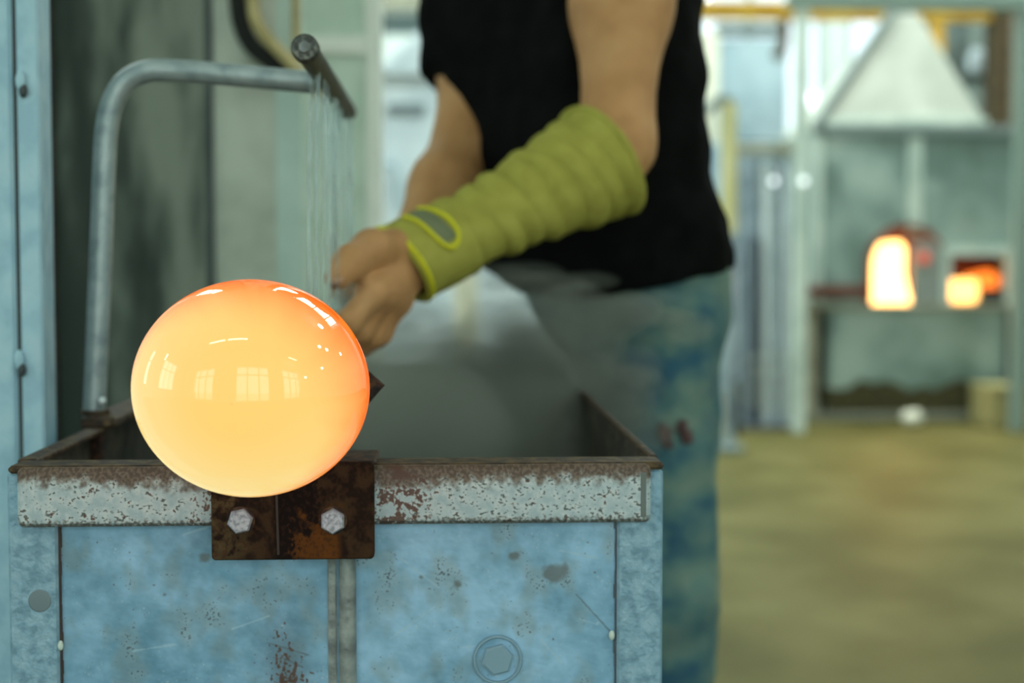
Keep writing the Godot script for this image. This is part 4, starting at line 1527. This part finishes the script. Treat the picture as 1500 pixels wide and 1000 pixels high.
# a box open towards +z
func shell(lo: Vector3, hi: Vector3) -> ArrayMesh:
	var st := new_st()
	var w := 0.03
	add_box(st, lo, Vector3(hi.x, hi.y, lo.z + w), 0.0)
	add_box(st, Vector3(lo.x, lo.y, lo.z + w), Vector3(lo.x + w, hi.y, hi.z), 0.0)
	add_box(st, Vector3(hi.x - w, lo.y, lo.z + w), Vector3(hi.x, hi.y, hi.z), 0.0)
	add_box(st, Vector3(lo.x + w, hi.y - w, lo.z + w), Vector3(hi.x - w, hi.y, hi.z), 0.0)
	return done(st)


func build_far_things() -> void:
	# steel frame that stands round the furnace
	var g := thing("steel_gantry", "tall pale steel frame standing round the furnace", "frame", Vector3(2.4138, 0, -7.3))
	part("post", box(Vector3(1.8129, 0, -7.36), Vector3(1.8774, 2.35, -7.3), 0.006), "furnace_light", g)
	part("post", box(Vector3(2.9721, 0, -7.36), Vector3(3.0449, 2.35, -7.3), 0.006), "beam_grey", g)
	part("beam", box(Vector3(1.7663, 2.1912, -7.37), Vector3(3.1396, 2.2781, -7.29), 0.006), "beam_grey", g)
	# yellow crane beam behind
	var y := thing("crane_beam", "yellow steel crane beam running across behind the furnace hood", "beam", Vector3(2.5473, 2.3992, -8.9))
	part("beam", box(Vector3(1.544, 2.4161, -9.0), Vector3(3.4507, 2.505, -8.9), 0.008), "yellow_paint", y)
	part("flange", box(Vector3(1.544, 2.4966, -9.04), Vector3(3.4507, 2.5177, -8.86), 0.006), "yellow_paint", y)
	part("post", box(Vector3(3.0751, 0, -9.0), Vector3(3.1589, 2.4377, -8.92), 0.008), "yellow_paint", y)
	part("bracket", box(Vector3(2.8108, 2.4271, -8.98), Vector3(2.9252, 2.5119, -8.85), 0.006), "steel_dark", y)
	# dark column and ducts right of the hood
	var c := thing("brown_column", "dark brown column standing behind the furnace at the right edge", "column", Vector3(3.5146, 0, -8.95))
	part("shaft", box(Vector3(3.4567, 0, -9.05), Vector3(3.5814, 3.0, -8.9), 0.01), "brown_dark", c)
	part("side_plate", box(Vector3(3.5814, 0, -9.04), Vector3(3.6528, 3.0, -8.92), 0.01), "pink_grey", c)
	var d := thing("vent_duct", "slim grey vent duct with a rounded white drum beside the hood", "duct", Vector3(3.4526, 0, -9.2))
	part("riser", box(Vector3(3.3567, 2.0783, -9.3), Vector3(3.4298, 2.6, -9.2), 0.008), "pipe_grey", d)
	part("riser", box(Vector3(3.2699, 2.0777, -9.32), Vector3(3.3475, 2.6, -9.22), 0.008), "pipe_grey", d)
	part("cross_duct", box(Vector3(3.3704, 2.0609, -9.3), Vector3(3.5899, 2.1139, -9.2), 0.008), "pipe_grey", d)
	part("drum", tube([Vector3(3.4758, 2.1258, -9.22), Vector3(3.474, 2.2319, -9.22), Vector3(3.4734, 2.2673, -9.22), Vector3(3.4684, 2.2937, -9.22)], [0.072, 0.072, 0.05, 0.012], 20), "pale_blue", d)
	part("support", box(Vector3(3.3247, 0, -9.32), Vector3(3.3521, 2.1132, -9.28), 0.004), "pipe_grey", d)
	part("support", box(Vector3(3.5441, 0, -9.32), Vector3(3.5715, 2.1146, -9.28), 0.004), "pipe_grey", d)
	var gc := thing("wall_cladding", "grey green cladding sheets on the far wall behind the furnace hood", "cladding", Vector3(3.6907, 0, -9.95))
	for k in 5:
		var x0: float = lerpf(3.3127, 4.2578, k / 5.0)
		var x1: float = lerpf(3.3127, 4.2578, (k + 1) / 5.0) - 0.012
		part("sheet", box(Vector3(x0, 0.0, -10.0), Vector3(x1, 3.4, -9.9 - 0.02 * (k % 2)), 0.006), "cladding_grey", gc)
	# blue boards and the tall things between person and furnace
	var bb := thing("wall_board", "pale blue board cabinet on the far wall between person and furnace", "board", Vector3(2.0875, 0, -9.7))
	part("board", box(Vector3(1.8622, 1.7096, -9.7), Vector3(2.3228, 2.4055, -9.6), 0.01), "pale_blue_dim", bb)
	part("board", box(Vector3(1.6935, 1.7088, -9.7), Vector3(1.8575, 2.4581, -9.6), 0.01), "cream_white", bb)
	part("head_rail", box(Vector3(1.8341, 2.4329, -9.72), Vector3(2.3228, 2.5058, -9.58), 0.01), "pipe_grey", bb)
	part("lower_board", box(Vector3(1.6935, 0.0, -9.7), Vector3(2.3228, 1.6912, -9.6), 0.01), "pale_blue_dim", bb)
	var hook := part("hanging_hose", tube(spline([Vector3(2.1337, 2.4623, -8.94), Vector3(2.1394, 2.3264, -8.94), Vector3(2.1272, 2.2412, -8.94), Vector3(2.0845, 2.1728, -8.94)], 5), 0.035, 12), "brown_dark")
	tag(hook, "thick brown hose end hanging under the yellow beam left of the frame", "hose")
	var yp := thing("yellow_post", "pale yellow pole with a bent top beside the person's back", "pole", Vector3(1.3319, 0, -6.6))
	part("pole", tube([Vector3(1.3278, 1.0191, -6.6), Vector3(1.323, 1.6265, -6.6)], 0.034, 14), "yellow_pale", yp)
	part("sleeve_tube", tube([Vector3(1.3319, 0.03, -6.6), Vector3(1.3279, 1.0096, -6.6)], 0.026, 14), "steel_blue", yp)
	part("bend", tube(spline([Vector3(1.3231, 1.6108, -6.6), Vector3(1.3101, 1.6453, -6.6), Vector3(1.2654, 1.6325, -6.6), Vector3(1.2083, 1.5755, -6.6)], 5), 0.022, 12), "pipe_grey", yp)
	part("foot", box(Vector3(1.2738, 0, -6.7), Vector3(1.39, 0.03, -6.5), 0.005), "pipe_grey", yp)
	# steel locker with ribbed front and leaning tubes
	var k := thing("steel_rack", "rack of upright steel blue tubes between the person and the furnace", "rack", Vector3(1.7044, 0, -7.6))
	part("back_sheet", box(Vector3(1.5708, 0.02, -7.7), Vector3(1.8874, 1.4455, -7.67), 0.004), "steel_blue", k)
	part("top_rail", box(Vector3(1.5708, 1.4673, -7.72), Vector3(1.8874, 1.5183, -7.6), 0.005), "beige_post", k)
	part("base", box(Vector3(1.556, 0.0, -7.72), Vector3(1.8874, 0.025, -7.45), 0.005), "steel_dark", k)
	var tx := [1082, 1096, 1128, 1143, 1155]
	var tr := [0.022, 0.018, 0.030, 0.022, 0.018]
	var tm := ["steel_blue", "steel_blue", "steel_pale", "steel_blue", "steel_pale"]
	for i in tx.size():
		var x: float = (tx[i] - 651.0) / 2083.0 * 7.55
		part("tube", tube([Vector3(x, 0.025, -7.55), Vector3(x, 1.38 + 0.02 * (i % 3), -7.6)], tr[i], 14), tm[i], k)
	part("dark_slat", box(Vector3(1.6382, 0.025, -7.55), Vector3(1.686, 1.0121, -7.5), 0.004), "steel_dark", k)
	var lk := thing("dark_bin", "dark slim bin on the floor beside the person's knee", "bin", Vector3(1.4874, 0, -7.3))
	part("body", box(Vector3(1.466, 0.0, -7.36), Vector3(1.5231, 0.2653, -7.22), 0.006), "dark_gap", lk)
	part("lid", box(Vector3(1.4624, 0.2653, -7.365), Vector3(1.5267, 0.2866, -7.215), 0.004), "steel_dark", lk)
	for p in [Vector3(1.7207, 1.313, -7.4), Vector3(1.8491, 1.3061, -7.28)]:  # glowing balls added where the steel only glints
		var first: bool = p.x < 1.8
		var lb := thing("glint_ball", "small glowing ball added for the white glint above the upright steel tubes" if first else "small glowing ball added for the white glint on the furnace frame post", "lamp", p, "glowing balls added for glints beside the furnace")
		part("glow_globe", ellipsoid(p, Vector3.ONE * 0.016, 16, 10), "glint_glow", lb)
		part("socket", tube([p + Vector3(0, 0, -0.012), p + Vector3(0, 0, -0.10 if first else -0.02)], 0.012, 12), "pipe_grey", lb)
		if first:
			part("stem", tube([p + Vector3(0, 0, -0.09), p + Vector3(0, 0.17, -0.2)], 0.008, 8), "pipe_grey", lb)
	# small things on the floor before the furnace
	var bx := thing("straw_box", "yellowish cardboard box on the floor at the furnace's right corner", "box", Vector3(2.9907, 0, -7.5))
	part("carton", box(Vector3(2.9144, 0, -7.75), Vector3(3.1223, 0.2034, -7.45), 0.012), "straw_box", bx)
	part("flap", box(Vector3(2.9107, 0.2034, -7.76), Vector3(3.126, 0.2254, -7.44), 0.006), "straw_box", bx)
	var ck := part("pale_lump", nets_mesh([nets([[Vector3(2.5191, 0.0433, -7.6), Vector3(2.5643, 0.0468, -7.6), 0.034, 0.04]], 0.01, 90.0, [[Vector3(0, 0.001, 0), Vector3(0, -1, 0)]], fnoise(9, 20.0, 2), 0.012)]), "cream_white")
	tag(ck, "small pale lump of waste glass on the floor before the furnace", "lump")
	# second, paler oven far behind the person's right arm
	var z2 := -8.4
	var ov := thing("annealing_oven", "pale blue oven with sloping hood seen behind the person's right arm", "oven", Vector3(0.0352, 0, z2 - 0.4))
	part("body", box(Vector3(-0.4472, 0.05, z2 - 0.8), Vector3(0.5607, 2.0396, z2), 0.01), "pale_blue", ov)
	var hood := plate([Vector2(-0.4271, 1.9758), Vector2(0.5445, 1.9758), Vector2(0.1966, 2.62), Vector2(-0.0252, 2.3398)], Vector3(0, 0, z2 + 0.04), Vector3.RIGHT, Vector3.UP, 0.8, 0.01)
	part("hood", hood, "pale_blue", ov)
	part("vent_slot", box(Vector3(-0.3348, 1.7499, z2 - 0.02), Vector3(-0.1098, 1.8174, z2 + 0.012), 0.004), "vent_grey", ov)
	part("handle", tube(spline([Vector3(-0.3749, 1.4541, -8.33), Vector3(-0.3116, 1.4622, -8.33), Vector3(-0.2722, 1.4228, -8.33), Vector3(-0.2647, 1.3201, -8.33), Vector3(-0.2653, 1.1776, -8.33)], 4), 0.018, 10), "pale_blue_dim", ov)
	part("plinth", box(Vector3(-0.4472, 0, z2 - 0.78), Vector3(0.5607, 0.05, z2 - 0.02), 0.005), "pipe_grey", ov)
	var dk := thing("overhead_beam", "beige overhead beam above the pale blue oven", "beam", Vector3(-0.2612, 2.5102, -8.9))
	part("beam", box(Vector3(-0.8975, 2.4522, -9.0), Vector3(1.0678, 2.5689, -8.9), 0.008), "beige_post", dk)
	part("soffit_board", box(Vector3(-0.8975, 2.3185, -9.06), Vector3(1.0678, 2.448, -9.0), 0.008), "pipe_grey", dk)
	var cp := thing("cream_post", "cream post standing before the oven under the raised forearm", "post", Vector3(0.0821, 0, -6.4))
	part("shaft", box(Vector3(0.0391, 0.02, -6.47), Vector3(0.1498, 0.97, -6.4), 0.008), "cream_white", cp)
	part("foot_plate", box(Vector3(-0.0039, 0, -6.52), Vector3(0.1867, 0.02, -6.35), 0.004), "pipe_grey", cp)


# ------------------------------------------------------------------ ceiling lamps (mirrored in the ball)
func build_lamps() -> void:
	var tubes := [[Vector3(-2.1, 4.5, 1.4), true], [Vector3(-0.7, 4.5, 1.4), true], [Vector3(4.2, 4.4, 2.6), true], [Vector3(-5.6, 3.1, -0.9), true]]
	var labels := ["left one of two tube lamps end to end under the ceiling above the camera", "right one of two tube lamps end to end under the ceiling above the camera", "tube lamp under the ceiling at the right, near the rear windows", "tube lamp hung low near the left windows"]
	for i in tubes.size():
		var p: Vector3 = tubes[i][0]
		var ax := Vector3.RIGHT if tubes[i][1] else Vector3.BACK
		var sd := Vector3.BACK if tubes[i][1] else Vector3.RIGHT
		var t := thing("tube_lamp", labels[i], "lamp", p, "tube lamps under the ceiling")
		var hs := ax * 0.64 + sd * 0.06
		part("housing", box((p - hs).min(p + hs) + Vector3(0, 0.02, 0), (p - hs).max(p + hs) + Vector3(0, 0.07, 0), 0.008), "frame_grey", t)
		part("lamp_tube", tube([p - ax * 0.6, p + ax * 0.6], 0.018, 12), "lamp_white", t)
		for s in [-0.4, 0.4]:
			part("hanger", tube([p + ax * s + Vector3(0, 0.06, 0), Vector3(p.x, 5.0, p.z) + ax * s], 0.006, 8), "pipe_grey", t)
		var l := AreaLight3D.new()
		l.name = "tube_light"
		l.position = Vector3(0, -0.025, 0)
		l.rotation_degrees = Vector3(-90, 0 if tubes[i][1] else 90, 0)
		l.area_size = Vector2(1.2, 0.08)
		l.area_normalize_energy = false
		l.light_energy = 9.0
		l.light_color = Color(0.95, 1.0, 0.96)
		l.area_range = 30.0
		l.shadow_enabled = true
		t.add_child(l)
	var spots := [Vector3(3.1, 4.3, -3.0), Vector3(4.0, 3.3, -1.5), Vector3(3.6, 3.5, -1.0), Vector3(4.6, 2.9, -3.0), Vector3(5.3, 2.7, 0.1), Vector3(5.2, 2.3, 2.4), Vector3(-3.2, 3.7, -3.6), Vector3(-3.9, 3.2, -3.5)]
	var said := ["largest white globe pendant lamp, mirrored as the biggest bright dot high on the glowing ball", "white globe pendant lamp left of a close pair mirrored in the glowing ball", "white globe pendant lamp right of a close pair mirrored in the glowing ball", "white globe pendant lamp hanging toward the furnace, mirrored near the ball's edge", "white globe pendant lamp hung low, mirrored under the close pair on the ball", "lowest white globe pendant lamp, hanging near the rear windows", "upper one of two white globe pendant lamps hanging on the left of the workshop", "lower one of two white globe pendant lamps hanging on the left of the workshop"]
	for i in spots.size():
		var p: Vector3 = spots[i]
		var t := thing("pendant_lamp", said[i], "lamp", p, "pendant globe lamps")
		part("glow_globe", ellipsoid(p, Vector3.ONE * (0.19 if i == 0 else 0.12), 20, 12), "lamp_spot", t)
		part("cord", tube([p + Vector3(0, 0.07, 0), Vector3(p.x, 5.0, p.z)], 0.006, 8), "black_rubber", t)
		part("cap", tube([p + Vector3(0, 0.10, 0), p + Vector3(0, 0.24, 0)], [0.06, 0.03], 14), "pipe_grey", t)


# ------------------------------------------------------------------ steam off the tank
func build_steam() -> void:
	var t := Node3D.new()
	t.name = "steam"
	t.position = Vector3(-0.06, 0.56, -1.6)
	add_child(t)
	tag(t, "grey steam rising from the tank and drifting before the person's jeans", "steam", "", "stuff")
	# broad banks low in the tank, then many loose wisps that rise and drift towards the person
	var puffs := [
		[Vector3(-0.0091, 0.6667, -1.62), Vector3(0.38, 0.22, 0.70), 1.5],
		[Vector3(-0.0411, 0.6942, -1.66), Vector3(0.30, 0.16, 0.50), 1.2],
		[Vector3(-0.0616, 0.6933, -1.4), Vector3(0.26, 0.18, 0.34), 2.0],
	]
	var wisp := RandomNumberGenerator.new()
	wisp.seed = 21
	var curl := fnoise(77, 9.0, 2)
	var n := 0
	while n < 104:
		var u := wisp.randf()
		var c := Vector3(0.0141, 0.7096, -1.58).lerp(Vector3(0.1955, 0.7909, -1.63), u)
		var spread := 0.045 + 0.035 * u
		c += Vector3(wisp.randfn() * spread * 1.3, wisp.randfn() * spread * 0.8, wisp.randf_range(-0.04, 0.03))
		var top := 0.842 - 0.02 * absf(c.x - 0.10) / 0.1
		if c.y > top:
			c.y = top - wisp.randf() * 0.07
		if curl.get_noise_3dv(c) < -0.22:
			continue
		var w := wisp.randf_range(0.045, 0.11)
		puffs.append([c, Vector3(w * wisp.randf_range(0.9, 1.5), w * wisp.randf_range(0.45, 0.9), w), 0.30 / w])
		n += 1
	for i in 22:
		var w := wisp.randf_range(0.022, 0.05)
		puffs.append([Vector3(0.0535, 0.8421, -1.62).lerp(Vector3(0.2587, 0.8104, -1.63), wisp.randf()) + Vector3(0, wisp.randf_range(-0.015, 0.02), 0), Vector3(w * 1.8, w * 0.55, w), 0.22 / w])
	for p in puffs:
		var fv := FogVolume.new()
		fv.name = "steam_puff"
		fv.shape = RenderingServer.FOG_VOLUME_SHAPE_ELLIPSOID
		fv.size = p[1]
		fv.position = p[0] - t.position
		var fm := FogMaterial.new()
		fm.albedo = Color(0.93, 1.0, 0.90)
		fm.density = p[2]
		fv.material = fm
		t.add_child(fv, true)
